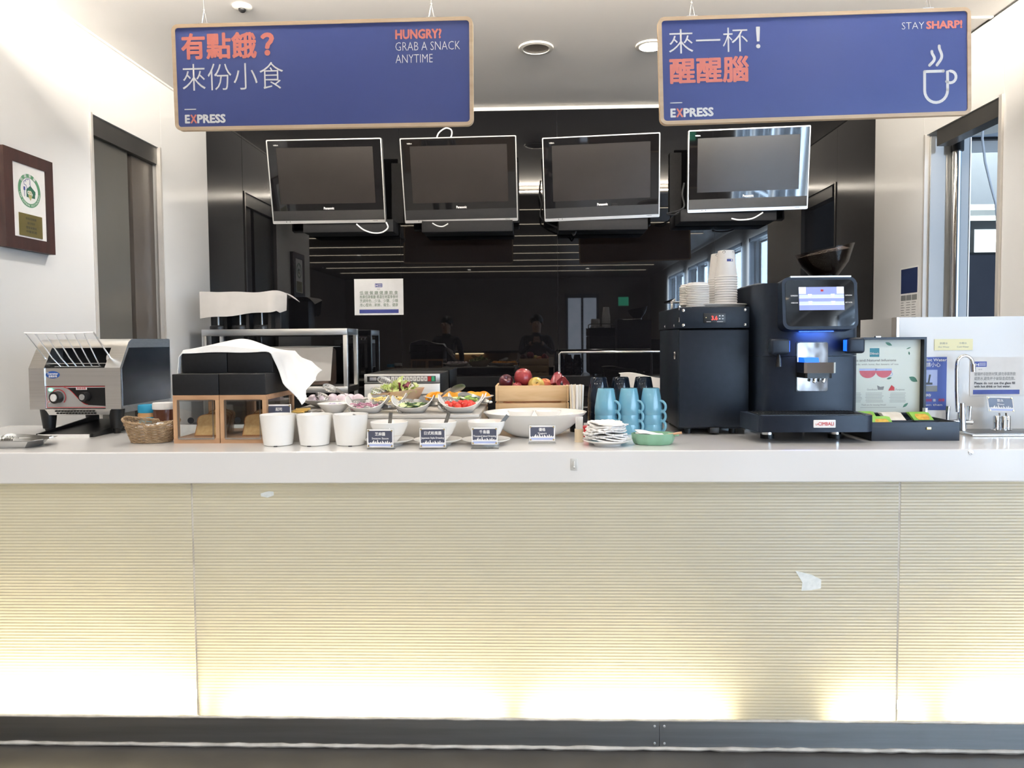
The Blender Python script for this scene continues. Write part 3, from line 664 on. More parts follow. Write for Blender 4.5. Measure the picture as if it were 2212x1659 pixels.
for k, ch in enumerate('LOW CARBON RESTAURANT'):
    if ch == ' ': continue
    d = 195+7.8*k; a = R(d); text(ch, .0125, M_PAPER, pl, (ec[0]+.0705*math.cos(a), yp-.0004, ec[1]+.0705*math.sin(a)), .01, None, 'CENTER', rot=(0, R(-(d+90)), 0))
M_DKGREEN = mat('dark_green_ink', s2l(45, 98, 78), .5, noise=(30, s2l(40, 90, 72))); M_TAN = mat('tan_ink', s2l(176, 170, 120), .5, noise=(30, s2l(170, 164, 112)))
def poly(par, name, pts, m, y): return MB().add([(x, y, z) for x, z in pts], [list(range(len(pts)))]).build(name, m, par, smooth=0)
poly(pl, 'house_emblem', [(-.02, .0), (.03, .006), (.031, .02), (.036, .026), (.036, .033), (.006, .05), (-.02, .034)][::1] and [(ec[0]+x, ec[1]+z-.03) for x, z in [(-.02, 0), (.036, .0), (.036, .016), (.04, .02), (.04, .032), (.006, .054), (-.02, .034)]], M_DKGREEN, yp-.0002)
disc(pl, 'globe_emblem', (ec[0]+.004, ec[1]-.012), .014, M_TAN, yp-.0004)
text('CO₂', .022, M_PAPER, pl, (ec[0]-.016, yp-.0008, ec[1]-.016), .04, .036)
poly(pl, 'arrow_emblem', [(ec[0]-.01, ec[1]-.022), (ec[0]+.018, ec[1]-.022), (ec[0]+.004, ec[1]-.044)], M_TAN, yp-.0006)
def ribbon(par, pts, r, m, y, name):
    vs = []
    for i, p in enumerate(pts):
        d = (Vector(pts[min(i+1, len(pts)-1)])-Vector(pts[max(i-1, 0)])).normalized(); n = Vector((-d.y, d.x)); vs += [(p[0]+n.x*r, y, p[1]+n.y*r), (p[0]-n.x*r, y, p[1]-n.y*r)]
    return MB().add(vs, [(2*i, 2*i+1, 2*i+3, 2*i+2) for i in range(len(pts)-1)]).build(name, m, par, smooth=0)
ribbon(pl, [(ec[0]+x, ec[1]+z) for x, z in [(-.014, .006), (-.022, .022), (-.034, .024), (-.036, .036), (-.026, .042), (-.022, .036), (-.024, .046), (-.014, .052), (-.008, .046), (-.01, .052), (.002, .054), (.006, .044), (.004, .03), (.008, .022)]], .0016, M_BLUEINK, yp-.0003, 'hat_emblem')
ribbon(pl, [(ec[0]-.034, ec[1]-.03), (ec[0]-.033, ec[1]-.002)], .0016, M_BLUEINK, yp-.0003, 'fork_emblem'); plate('fork_emblem', ec[0]-.039, ec[0]-.028, ec[1]-.002, ec[1]+.014, yp-.0002, M_BLUEINK, pl, .0002)
MB().box(-.077, .077, -.033, -.0305, -.155, -.055).build('brass_plate', M_BRONZE, pl, smooth=0)
for k, (z, wd) in enumerate(((-.08, .07), (-.1, .05), (-.12, .07), (-.138, .07))): text(('低碳認證餐廳', '臺北市政府', '環境保護局', '中華民國')[k], .012, M_INK, pl, (0, -.0334, z), .0, wd, 'CENTER')
# leaflet on the right wall
c = [atX(x, y, XR) for x, y in ((1946, 580), (1985, 578), (1944, 686))]
y0, y1 = sorted((c[0].y, c[1].y)); zt_, zb_ = c[0].z, c[2].z; Wl, Hl = y1-y0, zt_-zb_+.06
lf = thing('wall_leaflet', 'white leaflet with a navy head taped to the right wall', 'leaflet', (XR-.001, (y0+y1)/2, zb_-.06), R(-90))
MB().box(-Wl/2, Wl/2, -.0012, 0, 0, Hl).build('sheet', M_PAPER, lf, smooth=0)
plate('navy_head', -Wl/2+.01, Wl/2-.01, Hl*.56, Hl-.01, -.0014, mat('leaflet_navy', s2l(38, 52, 92), .5, noise=(9, s2l(34, 46, 84))), lf, .0004)
for k in range(3): plate('photo_print', -Wl/2+.012+k*(Wl-.02)/3, -Wl/2+.006+(k+1)*(Wl-.02)/3, Hl*.44, Hl*.53, -.0014, M_GREYINK, lf, .0004)
for k in range(9):
    for q in range(3):
        x = -Wl/2+.012+q*(Wl-.02)/3; plate('print_line', x, x+(Wl-.02)/3*random.uniform(.5, .85), Hl*(.4-.042*k), Hl*(.4-.042*k)+.004, -.0014, M_GREYINK, lf, .0003)
# paper notice on the black glass
c0 = at(765, 603, YB); c1 = at(872, 680, YB); W, H = c1.x-c0.x, c0.z-c1.z
nb = thing('paper_notice', 'small white printed notice stuck on the black glass wall', 'notice', (c0.x+W/2, YB-.001, c1.z))
MB().box(-W/2, W/2, -.0015, 0, 0, H).build('sheet', M_PAPER, nb, smooth=0)
yn = -.0018
plate('logo_box', -.026, .026, H*.77, H*.87, yn, M_BLUEINK, nb, .0003); text('H', .024, M_PAPER, nb, (-.022, yn-.0005, H*.785), .03, .016); 
for q in range(3): plate('logo_line', -.002, .022, H*(.79+.025*q), H*(.79+.025*q)+.0025, yn-.0004, M_PAPER, nb, .0002)
text('台北', .012, M_GREYINK, nb, (0, yn, H*.7), 0, .02, 'CENTER')
M_NOTEINK = mat('green_grey_ink', s2l(120, 138, 118), .6, noise=(30, s2l(112, 130, 110)))
for k, (ln, z) in enumerate((('低 碳 餐 廳 健 康 飲 食', .58), ('推廣低碳餐廳 精選在地當季食材', .465), ('烹調特色…少油、少鹽、少糖', .355), ('用心堅持…新鮮、衛生、健康', .24))):
    text(ln, .026, M_NOTEINK, nb, (0, yn, H*z), .008, W*.78, 'CENTER')
plate('rule', -W*.39, W*.39, H*.565, H*.572, yn, M_GREYINK, nb, .0003); plate('blue_bar', -W*.4, W*.4, H*.05, H*.155, yn, M_BLUEINK, nb, .0003)
# ================================================================== BACK COUNTER OBJECTS
ZB = .82
# stainless rack with shelf
c0 = at(435, 712, 4.75); c1 = at(750, 712, 4.75); zt_ = c0.z; W = c1.x-c0.x
rk = thing('steel_rack', 'stainless steel rack standing against the black glass wall', 'rack', (c0.x+W/2, 4.75, ZB))
h = zt_-ZB; zs = at(700, 835, 4.75).z-ZB
for x in (-W/2, W/2-.03):
    for y in (0, .27): MB().rbox(x, x+.03, y, y+.03, 0, h, .003).build('post', M_STEEL, rk)
MB().rbox(-W/2+.001, W/2-.001, -.004, .3, h-.042, h, .004).build('shelf', M_STEEL, rk)
MB().rbox(-W/2+.001, W/2-.001, -.004, .3, zs-.042, zs, .004).build('shelf', M_STEEL, rk)
# triple dispenser under a cream cloth
a = at(425, 650, 4.75); b = at(610, 650, 4.75); dw = b.x-a.x; ztop = at(500, 630, 4.75).z
ds = thing('juice_dispenser', 'black triple dispenser on the rack, hidden under a cream cloth', 'dispenser', ((a.x+b.x)/2+.01, 4.83, zt_))
MB().rbox(-dw/2+.04, dw/2-.06, .04, .2, 0, ztop-zt_-.02, .01).build('body', M_BLACK, ds)
for k in range(3):
    x = -dw/2+.095+k*.145
    MB().lathe([(0, 0), (.055, 0), (.055, .02), (.045, .028), (0, .028)], 20, (x, -.0, 0)).build('drip_cup', M_BLACK, ds)
    MB().cyl((x+.0, -.0, .028), (x+.0, -.0, .11), .007, 10).build('spout', M_SILVER, ds)
    MB().box(x+.05, x+.07, -.03, .04, 0, .1).build('divider', M_BLACK, ds, smooth=0)
zc0 = at(470, 685, 4.75).z-zt_; zc1 = ztop-zt_
def cl(u, v):
    # cloth folded over the dispenser: hangs at the front, lies on top, droops to the right
    s = u; x = -dw/2+dw*s; d = v*1.0
    L1 = .168 - .05*s; 
    if d < .5: z = zc1-.004-(.5-d)/.5*(L1+.02*(s > .9)); y = -.06-.012*math.sin(7*s)*(.5-d)
    else: z = zc1+.004*math.sin(9*s); y = -.06+(d-.5)*.5
    if s > .84: q = (s-.84)/.16; y += q*.09*(1-.4*d); z -= q*q*(.05*d) - q*.02*(1-d); x -= q*.02*(1-d)
    z += .004*math.sin(13*s+4*d); return (x, y, z)
tag(MB().sheet(cl, 28, 16, .003).build('cloth_cover', M_CLOTH2, loc=(ds.location.x, 4.83, zt_)), 'cream cloth draped over the dispenser on the rack top shelf', 'cloth')
# covered appliance on the lower shelf
a = at(560, 750, 4.8); b = at(718, 815, 4.8); aw = b.x-a.x
ap = thing('small_appliance', 'dark appliance under a cream cloth on the lower rack shelf', 'appliance', ((a.x+b.x)/2, 4.83, ZB+zs))
MB().rbox(-aw/2+.01, aw/2-.03, .0, .2, 0, a.z-ZB-zs-.01, .02).build('body', mat('brown_appliance', (.1, .07, .05), .4, noise=(9, (.13, .09, .07))), ap)
hz = a.z-ZB-zs
def cl2(u, v):
    x = -aw/2+aw*u; d = v
    if d < .6: return (x+.02*(1-d/.6)*(-1 if u > .7 else 0), -.012-.008*math.sin(5*u), hz-(.6-d)/.6*(hz-.03)+.003*math.sin(8*u))
    return (x, -.012+(d-.6)/.4*.2, hz+.005*math.sin(3*u))
tag(MB().sheet(cl2, 20, 12, .003).build('cloth_cover', M_CLOTH2, loc=(ap.location.x, 4.83, ZB+zs)), 'cream cloth hanging over the appliance on the lower rack shelf', 'cloth')
# microwave
c0 = at(788, 808, 4.75); c1 = at(952, 880, 4.75); W = c1.x-c0.x
mw = thing('microwave', 'steel microwave with a row of numbered keys', 'microwave', (c0.x+W/2, 4.75, ZB)); h = c0.z-ZB
MB().rbox(-W/2, W/2, 0, .46, .012, h, .006).build('housing', M_STEELD, mw)
MB().rbox(-W/2, W/2, -.02, -.001, h-.06, h, .004).build('control_fascia', M_STEEL, mw)
MB().rbox(-W/2, W/2, -.022, -.001, .014, h-.064, .004).build('door', M_STEEL, mw)
MB().box(-W/2+.02, W/2-.028, -.0225, -.02, h-.05, h-.014).build('key_strip', M_BLACK, mw, smooth=0)
MB().rbox(-W/2+.036, -W/2+.08, -.0235, -.0225, h-.043, h-.02, .0004).build('display', mat('display_glass', (.25, .28, .38), .1, noise=(20, (.35, .33, .3))), mw)
M_KEY = mat('grey_key', (.55, .55, .56), .5, noise=(30, (.5, .5, .51))); M_KRED = mat('red_key', s2l(180, 60, 62), .5, noise=(30, s2l(170, 52, 55))); M_KGRN = mat('green_key', s2l(60, 165, 125), .5, noise=(30, s2l(54, 155, 117)))
kw = (W-.05-.11)/12; x = -W/2+.108
for k in range(3):
    for q in range(2): MB().box(x+k*kw*.9, x+k*kw*.9+kw*.75, -.0238, -.0225, h-.032+q*.0, h-.032).box(x+k*kw*.8, x+k*kw*.8+kw*.68, -.0238, -.0225, h-.0475+q*.0165, h-.034+q*.0165).build('key', M_KEY, mw, smooth=0)
x += 2.45*kw; kw = (W/2-.03-x)/12
for k, ch in enumerate('1234567890'):
    MB().box(x+k*kw, x+k*kw+kw*.86, -.0238, -.0225, h-.047, h-.017).build('key', M_PAPER, mw, smooth=0); text(ch, .02, M_INK, mw, (x+k*kw+kw*.43, -.0242, h-.039), .02, None, 'CENTER')
for k, m in ((10, M_KRED), (11, M_KGRN)): MB().box(x+k*kw, x+k*kw+kw*.86, -.0238, -.0225, h-.047, h-.017).build('key', m, mw, smooth=0)
MB().tube([(W/2-.15, -.024, h-.17), (W/2-.15, -.05, h-.165), (W/2-.145, -.052, h-.13), (W/2-.05, -.052, h-.13), (W/2-.045, -.05, h-.165), (W/2-.045, -.024, h-.17)], .008, 8).build('handle', M_CHROME, mw)
for sx_ in (-1, 1):
    for y in (.03, .42): MB().cyl((sx_*(W/2-.04), y, 0), (sx_*(W/2-.04), y, .014), .015, 12).build('foot', M_BLACK, mw)
# chrome rail frame on the back counter
c0 = at(1208, 761, 4.8); 
cr_ = thing('chrome_rail', 'thin chrome rail frame on the back counter behind the mugs', 'rail', (c0.x, 4.8, ZB)); h = c0.z-ZB; L = at(1450, 761, 4.8).x-c0.x
MB().tube([(0, 0, 0), (0, 0, h-.012), (.012, 0, h), (L, 0, h), (L+.012, 0, h-.012), (L+.012, 0, 0)], .008, 10).build('rail', M_CHROME, cr_)
MB().tube([(0, 0, .1), (L+.012, 0, .1)], .005, 8).build('cross_bar', M_CHROME, cr_)
tag(MB().sheet(lambda u, v: (c0.x+.37+.27*u, 4.6+(-.004 if v < .5 else .09*(v-.5)*2), ZB+.1+(.225*(v*2) if v < .5 else .225)-.03*u*u+.006*math.sin(6*u)), 12, 8, .003).build('white_towel', M_CLOTH2), 'white towel over a box behind the dark mugs', 'towel')
bx = thing('towel_box', 'black box under the white towel behind the mugs', 'box', (c0.x+.505, 4.65, ZB)); MB().rbox(-.12, .12, -.04, .04, 0, .3, .004).build('body', M_BLACK, bx); MB().rbox(-.122, .122, -.042, .042, .26, .305, .003).build('lid', M_BLACK, bx)

# ================================================================== LEFT END OF THE WORKTOP
# conveyor toaster
tx0, tx1, ty = -1.985, -1.62, 2.84
to = thing('conveyor_toaster', 'stainless conveyor toaster with a wire bread rack', 'toaster', ((tx0+tx1)/2, ty, ZT)); hw = (tx1-tx0)/2
prof = [(0, .1), (0, .262), (.055, .345), (.066, .362), (.085, .372), (.105, .375), (.4, .375), (.4, .1)]
pw = .062
for s in (-1, 1):
    x0, x1 = sorted((s*hw, s*(hw-pw))); MB().prism(prof, 'x', x0, x1).build('side_housing', M_STEEL, to, smooth=30)
M_SIDE = mat('dark_brushed_side', (.2, .2, .21), .22, 1, noise=(9, (.16, .16, .17)), stretch=(1, 1, 3))
MB().prism([(.012, .112), (.012, .26), (.066, .34), (.392, .34), (.392, .112)], 'x', hw, hw+.0015).build('side_panel', M_SIDE, to, smooth=0)
MB().prism([(.052, .34), (.064, .36), (.085, .372), (.105, .375), (.4, .375), (.4, .34)], 'x', -hw+pw, hw-pw).build('top_cover', M_STEEL, to, smooth=30)
MB().box(-hw+pw, hw-pw, .12, .398, .102, .34).build('oven_body', M_BLACKM, to, smooth=0)
MB().box(-hw+pw, hw-pw, .008, .118, .262, .266).build('chute_floor', M_BLACKM, to, smooth=0)
MB().box(-hw+pw, hw-pw, .004, .02, .192, .262).build('front_panel', M_STEEL, to, smooth=0)
MB().box(-hw+pw, hw-pw, .006, .02, .104, .19).build('control_panel', M_SILVER, to, smooth=0)
x0, x1 = -hw+pw, hw-pw; wv = [(x1, .108)]
pts = [(x1-.002, .184), (x0+.075, .184)] + [(x0+.075+.095*(k/12), .184-.068*(.5-.5*math.cos(PI*k/12))) for k in range(13)] + [(x1-.002, .112)]
poly(to, 'black_wave', pts, M_BLACK, .0055)
ribbon(to, [(x0+.075+.095*(k/12)-.002, .186-.068*(.5-.5*math.cos(PI*k/12))) for k in range(13)], .0012, M_RED, .0052, 'red_line')
for z in (.189, .107): plate('red_line', x0+.004, x1-.002, z-.0012, z+.0012, .0056, M_RED, to, .0002)
ribbon(to, [(x0+.003, .107), (x0+.003, .189)], .001, M_RED, .0053, 'red_line')
k1 = (x0+.05, .148); k2 = (x0+.163, .15)
ribbon(to, [(k1[0]+.03*math.cos(R(135-15*k)), k1[1]+.03*math.sin(R(135-15*k))) for k in range(13)], .0016, M_RED, .0052, 'dial_arc')
def knob(par, c, r, y, m, mc):
    k = MB().cyl((c[0], y, c[1]), (c[0]-.004, y-.022, c[1]-.001), r, 24).build('knob', m, par); MB().cyl((c[0]-.004, y-.022, c[1]-.001), (c[0]-.005, y-.026, c[1]-.001), r*.62, 20).build('knob_cap', mc, k)
knob(to, k1, .0235, .006, M_BLACK, M_PAPER); knob(to, k2, .019, .006, M_BLACK, M_SILVER)
MB().rbox(x0+.014, x0+.026, .001, .006, .172, .182, .002).build('pilot_lamp', mat('green_lamp', (.1, .8, .45), .3, emit=2.5, ecol=(.15, 1, .6), noise=(9, (.1, .75, .4))), to)
plate('white_tag', x0+.122, x0+.166, .176, .187, .005, M_PAPER, to, .0004); text('熱度調整', .009, M_RED, to, (x0+.144, .0042, .1785), .01, .036, 'CENTER')
tg = plate('white_tag', -.008, .008, -.006, .006, .005, M_PAPER, to, .0004); tg.location = (x0+.016, -.002, .132); tg.rotation_euler = (0, R(-50), 0); text('時間', .008, M_RED, tg, (0, .004, -.003), .01, .013, 'CENTER')
MB().add([(x0+.032+.028*math.cos(2*PI*k/28), .0032, .236+.0145*math.sin(2*PI*k/28)) for k in range(28)], [list(range(28))]).build('oval_badge', mat('badge_blue', s2l(48, 92, 168), .4, noise=(9, s2l(44, 86, 160))), to, smooth=0)
text('Toaromer', .012, M_PAPER, to, (x0+.032, .0028, .2365), .03, .044, 'CENTER'); text('皇龍設備', .009, M_PAPER, to, (x0+.032, .0028, .2265), .02, .034, 'CENTER')
MB().prism([(.014, .1), (.022, .076), (.34, .076), (.38, .1)], 'x', -hw+.05, hw-.05).build('bottom_pan', M_STEEL, to, smooth=0)
for q in range(2):
    for k in range(13): MB().box(x0+.03+k*.0125+q*.004, x0+.037+k*.0125+q*.004, .0115+.003*q, .03, .0895-.009*q, .0945-.009*q).build('vent_slot', M_BLACK, to, smooth=0)
for s in (-1, 1):
    for y in (.045, .33): MB().lathe([(0, 0), (.012, 0), (.016, .02), (.022, .022), (.031, .1), (0, .1)], 20, (s*(hw-.045), y, 0)).build('foot', M_BLACK, to)
rack = MB(); yb, zb_, ytp, ztp = .05, .268, -.085, .4
rack.tube([(x0-.01, yb, zb_+.01), (x0-.012, ytp, ztp), (0, ytp, ztp-.003), (x1+.012, ytp, ztp), (x1+.01, yb, zb_+.01)], .003, 6)
rack.tube([(x0-.02, yb, zb_+.01), (x1+.02, yb, zb_+.01)], .0022, 6); rack.tube([(x0+.03, yb-.03, zb_-.001), (x1-.025, yb-.03, zb_-.001)], .0018, 6)
for k in range(1, 7):
    u = k/7; rack.tube([(x0-.012+(x1-x0+.024)*u, ytp, ztp-.001), (x0+.0+(x1-x0)*u, .0, zb_+.035), (x0+.012+(x1-x0-.02)*u+.01, yb-.03, zb_)], .0024, 6)
rack.build('wire_rack', mat('bright_wire', (.86, .86, .87), .38, 1, noise=(30, (.8, .8, .81))), to)
MB().ball((x1+.0, .03, zb_+.03), .008, .008, .018, 12, 8).build('rack_guide', M_PAPER, to)
# crumb tray under it
tr_ = MB().box(-hw+.08, hw-.085, -.1, .29, .0006, .0012).build('crumb_tray', M_BLACK, to, loc=(.005, .02, 0), smooth=0)
MB().prism([(-.1, .001), (-.1, .006), (.3, .03), (.3, .001)], 'x', -hw+.07, hw-.075).build('chute', M_BLACK, tr_, smooth=0)
for s in (-1, 1): MB().prism([(-.1, .001), (-.1, .014), (.3, .05), (.3, .001)], 'x', s*(hw-.075)-.004, s*(hw-.075)+.004).build('side_wall', M_BLACK, tr_, smooth=0)
MB().box(-hw+.08, hw-.085, -.106, -.101, .0, .012).build('front_lip', M_PAPER, tr_, smooth=0)
# steel tray with tongs at the far left
st = thing('steel_tray', 'shallow steel tray at the left end of the worktop', 'tray', (-1.87, 2.53, ZT))
def supr(x, y, z, a, r): k = .75/max(abs(math.cos(a)), abs(math.sin(a)))**.75; return (x*k*1.0, y*k, z)
MB().lathe([(0, 0), (.13, 0), (.15, .022), (.178, .026), (.178, .028), (.148, .0245), (.128, .003), (0, .003)], 40, (0, 0, 0), 1.25, .55, fn=supr).build('tray_body', M_STEEL, st)

# ---- serving tongs (prototype)
M_TONG = mat('tong_steel', (.26, .26, .257), .3, 1, noise=(30, (.2, .2, .197)))
def make_tongs(L=.17, gap=.022, headw=.036, headl=.062, perf=True, label='', loc=(0, 0, 0), rz=0, pitch=0, roll=0):
    t = thing('serving_tongs', label, 'tongs', loc, rot=(roll, pitch, rz))
    for s in (-1, 1):
        wd = lambda u: .0075+.004*u
        MB().sheet(lambda u, v: (L*(1-u)*.7+.0+headl*.55, s*gap*u*.55 + (v-.5)*2*wd(1-u)*.35, s*gap*.32*math.sin(PI*u*.5)+(v-.5)*wd(u)), 10, 2, .0012).build('arm', M_TONG, t)
        def head(u, v):
            x = headl*(1-u)*1.0-headl*.35; e = math.sqrt(max(0, 1-(2*u-1)**2*.96)); y = (v-.5)*headw*e
            return (x, s*gap*.55+y*.55, s*gap*.35+y*.8+.01*(1-(2*v-1)**2)*-s*.4-.008)
        MB().grid(head, 14, 10, (lambda i, j: not (i % 2 == 1 and j % 2 == 1 and 0 < i < 13 and 0 < j < 9)) if perf else None).build('head', M_TONG, t)
    MB().tube([(L*.7+headl*.55, -.004, -.002), (L*.7+headl*.55+.008, 0, 0), (L*.7+headl*.55, .004, .002)], .005, 8).build('spring_end', M_CHROME, t)
    return t
make_tongs(label='steel tongs lying on the tray at the far left end', loc=(-1.84, 2.5, ZT+.032), rz=R(4), perf=True, gap=.02)

# wicker basket
M_WICK = mat('brown_wicker', (.25, .16, .085), .6, noise=(60, (.38, .27, .165)), bump=(200, .2))
bk = thing('wicker_basket', 'small brown wicker basket holding sachets', 'basket', (-1.385, 2.62, ZT), R(4))
def wick(i, n, lvl, H=.054):
    a = 2*PI*i/n; u = lvl; A = .066+.024*u; B = .044+.02*u
    rr = 1/((abs(math.cos(a))**3+abs(math.sin(a))**3)**(1/3)); rise = .016*u*(.5+.5*math.cos(2*a))+(.01*u if math.cos(a) < 0 else 0)
    return (A*rr*math.cos(a), B*rr*math.sin(a), .004+u*H+rise)
wv_ = MB(); NR = 13
for k in range(NR):
    u = k/(NR-1); n = 72; pts = []
    for i in range(n):
        x, y, z = wick(i, n, u); w = .0016*(1 if (i//2+k) % 2 else -1); d = math.hypot(x, y); pts.append((x*(1+w/d), y*(1+w/d), z+random.uniform(-.0004, .0004)))
    wv_.tube(pts, .0023, 5, closed=True)
wv_.build('weave', M_WICK, bk)
rm = MB()
for q in range(2):
    rm.tube([tuple(Vector(wick(i, 96, 1.04)) + Vector((.0025*math.cos(i*1.3+q*PI), .0025*math.sin(i*1.3+q*PI)*.5, .003+.0025*math.sin(i*1.3+q*PI)))) for i in range(96)], .0032, 5, closed=True)
rm.build('braided_rim', M_WICK, bk)
sk = MB()
for i in range(0, 72, 3): sk.tube([wick(i, 72, u/5) for u in range(6)], .002, 5)
sk.build('stakes', M_WICK, bk)
MB().lathe([(0, .001), (.06, .001), (.06, .006), (0, .006)], 28, (0, 0, 0), 1.1, .75).build('base', M_WICK, bk)
M_SACH = mat('white_sachet', (.78, .78, .8), .35, noise=(30, (.6, .6, .63)))
for k, (x, y, rz, tl) in enumerate(((-.02, -.01, .3, .25), (.02, .0, -.5, -.2), (-.045, .012, 1.0, .1), (.045, .006, .2, .3))):
    tag(MB().sheet(lambda u, v: ((u-.5)*.06, (v-.5)*.034, .005*math.sin(PI*u)*math.sin(PI*v)), 6, 4, .002).build('sachet', M_SACH, loc=(bk.location.x+x, bk.location.y+y, ZT+.056+.002*k), rot=(tl, .1, rz)), 'white condiment sachet lying in the wicker basket', 'sachet', 'sachets in the wicker basket')
for k in range(3):
    tag(MB().rbox(-.035, .035, -.02, .02, 0, .018, .004).build('sachet', M_SACH, loc=(bk.location.x, bk.location.y, ZT+.0065+.0185*k), rot=(0, 0, .3*k)), 'white condiment sachet lying in the wicker basket', 'sachet', 'sachets in the wicker basket')
# jars
M_JARB = mat('blue_lid', s2l(40, 150, 190), .4, noise=(20, s2l(36, 142, 182))); M_PB = mat('peanut_butter', s2l(196, 150, 100), .4, noise=(20, s2l(186, 140, 92))); M_CHOC = mat('chocolate_spread', s2l(92, 58, 46), .15, noise=(20, s2l(84, 52, 41)))
j = thing('peanut_butter_jar', 'peanut butter jar with a blue lid behind the basket', 'jar', (-1.506, 2.83, ZT))
MB().lathe([(0, 0), (.036, 0), (.039, .005), (.039, .08), (.035, .09), (0, .09)], 28).build('jar_body', M_PB, j)
MB().lathe([(.0394, .014), (.0398, .016), (.0398, .07), (.0394, .072)], 28).build('label_band', mat('label_blue', s2l(30, 140, 176), .4, noise=(40, s2l(60, 165, 196))), j)
MB().lathe([(.037, .088), (.0385, .09), (.0385, .114), (.036, .118), (0, .118)], 28).build('lid', M_JARB, j)
plate('label_flash', -.022, .03, .03, .05, -.0402, M_PAPER, j, .0006); text('Skippy', .02, M_RED, j, (.004, -.0412, .034), .02, .044, 'CENTER')
j = thing('chocolate_jar', 'chocolate spread jar with a white lid beside the bread box', 'jar', (-1.43, 2.8, ZT))
MB().lathe([(0, 0), (.034, 0), (.041, .008), (.041, .045), (.036, .06), (.04, .085), (.038, .104), (0, .104)], 28, (0, 0, 0), 1.05, .85).build('jar_body', M_CHOC, j)
MB().lathe([(.0414, .012), (.0418, .014), (.0418, .05), (.0414, .052)], 28, (0, 0, 0), 1.05, .85).build('label_band', M_PAPER, j)
MB().lathe([(.04, .103), (.041, .105), (.041, .124), (.039, .128), (0, .128)], 28, (0, 0, 0), 1.05, .85).build('lid', M_PAPER, j)
text('nutella', .016, M_RED, j, (-.012, -.0365, .028), .02, .04, 'CENTER'); plate('label_picture', .014, .026, .022, .044, -.0362, M_GREYINK, j, .0004)

# ---- bread boxes
M_BREAD = mat('bread_crumb', s2l(214, 180, 128), .9, noise=(70, s2l(200, 162, 108)), bump=(150, .5)); M_CRUST = mat('bread_crust', s2l(168, 112, 62), .8, noise=(40, s2l(150, 98, 52)))
M_BOXB = mat('black_box_lid', (.008, .008, .0085), .6, spec=.3, noise=(80, (.01, .01, .011)), bump=(300, .1))
bw, bd, bh = .1675, .305, .171
def bread_box(label, X):
    t = thing('bread_box', label, 'bread box', (X, 2.58, ZT))
    x0, x1 = -bw/2+.0008, bw/2-.0008; f = .018
    MB().box(x0, x1, 0, bd, 0, f).build('floor_board', M_OAK, t, smooth=0)
    MB().box(x0, x1, 0, bd, bh-f, bh).build('top_board', M_OAK, t, smooth=0)
    for a, b in ((x0, x0+.014), (x1-.014, x1)):
        for y0, y1 in ((0, .02), (bd-.02, bd)): MB().box(a, b, y0, y1, f, bh-f).build('corner_post', M_OAKZ, t, smooth=0)
        MB().box((a+b)/2-.0015, (a+b)/2+.0015, .02, bd-.02, f, bh-f).build('side_pane', M_ACRYL, t, smooth=0)
    MB().box(x0+.014, x1-.014, bd-.01, bd-.006, f, bh-f).build('back_pane', M_ACRYL, t, smooth=0)
    d = MB().box(x0+.018, x1-.018, -.004, 0, f-.004, bh-f+.002).build('door', M_ACRYL, t, smooth=0)
    ring_prism(MB(), [(x0+.018, f-.004), (x1-.018, f-.004), (x1-.018, bh-f+.002), (x0+.018, bh-f+.002)], [(x0+.024, f+.002), (x1-.024, f+.002), (x1-.024, bh-f-.004), (x0+.024, bh-f-.004)], -.0048, -.0042).build('door_edge', clear('acrylic_edge', (.88, .9, .92), .3, .1), d, smooth=0)
    MB().cyl((-.018, -.006, .082), (-.018, -.003, .082), .011, 20).build('knob_hole', M_BLACKM, d)
    MB().rbox(x0, x1, -.002, bd, bh+.0005, bh+.075, .0025).build('lower_lid', M_BOXB, t)
    MB().rbox(x0, x1, .075, bd-.002, bh+.0755, bh+.148, .0025).build('upper_lid', M_BOXB, t)
    return t
bread_box('left wooden bread box with a clear door and black stepped top', -1.2025)
bread_box('right wooden bread box with a clear door and black stepped top', -1.034)
def slice_mesh():
    w, h = .094, .088; pts = []
    for k in range(25):
        u = k/24; a = PI*u; pts.append((w/2*math.cos(a)*(1.0 if .15 < u < .85 else 1), h*.72+h*.28*math.sin(a)**.6 if 0 < u < 1 else h*.62))
    pts = [(w/2*.94, 0), (w/2*.94, h*.55)] + pts + [(-w/2*.94, h*.55), (-w/2*.94, 0)]
    mb = MB(); mb.mat(1).prism(pts, 'y', 0, .013); mb.mat(0).prism([(x*.93, .004+z*.93) for x, z in pts], 'y', -.0006, .0136); return mb.mesh('bread_slice', [M_BREAD, M_CRUST], 25)
SM = slice_mesh()
for X, gx, nm in ((-1.2025, .012, 'left'), (-1.034, .018, 'right')):
    for k in range(6):
        tag(link('bread_slice', SM, None, (X+gx+.003*math.sin(k*2.1), 2.63+.026*k+(0 if k else -.0), ZT+.0195), (R(-30 if k < 4 else -12), 0, R(3*math.sin(k*1.7)))), 'slice of toast bread leaning inside the %s bread box' % nm, 'bread', 'bread slices in the %s box' % nm)
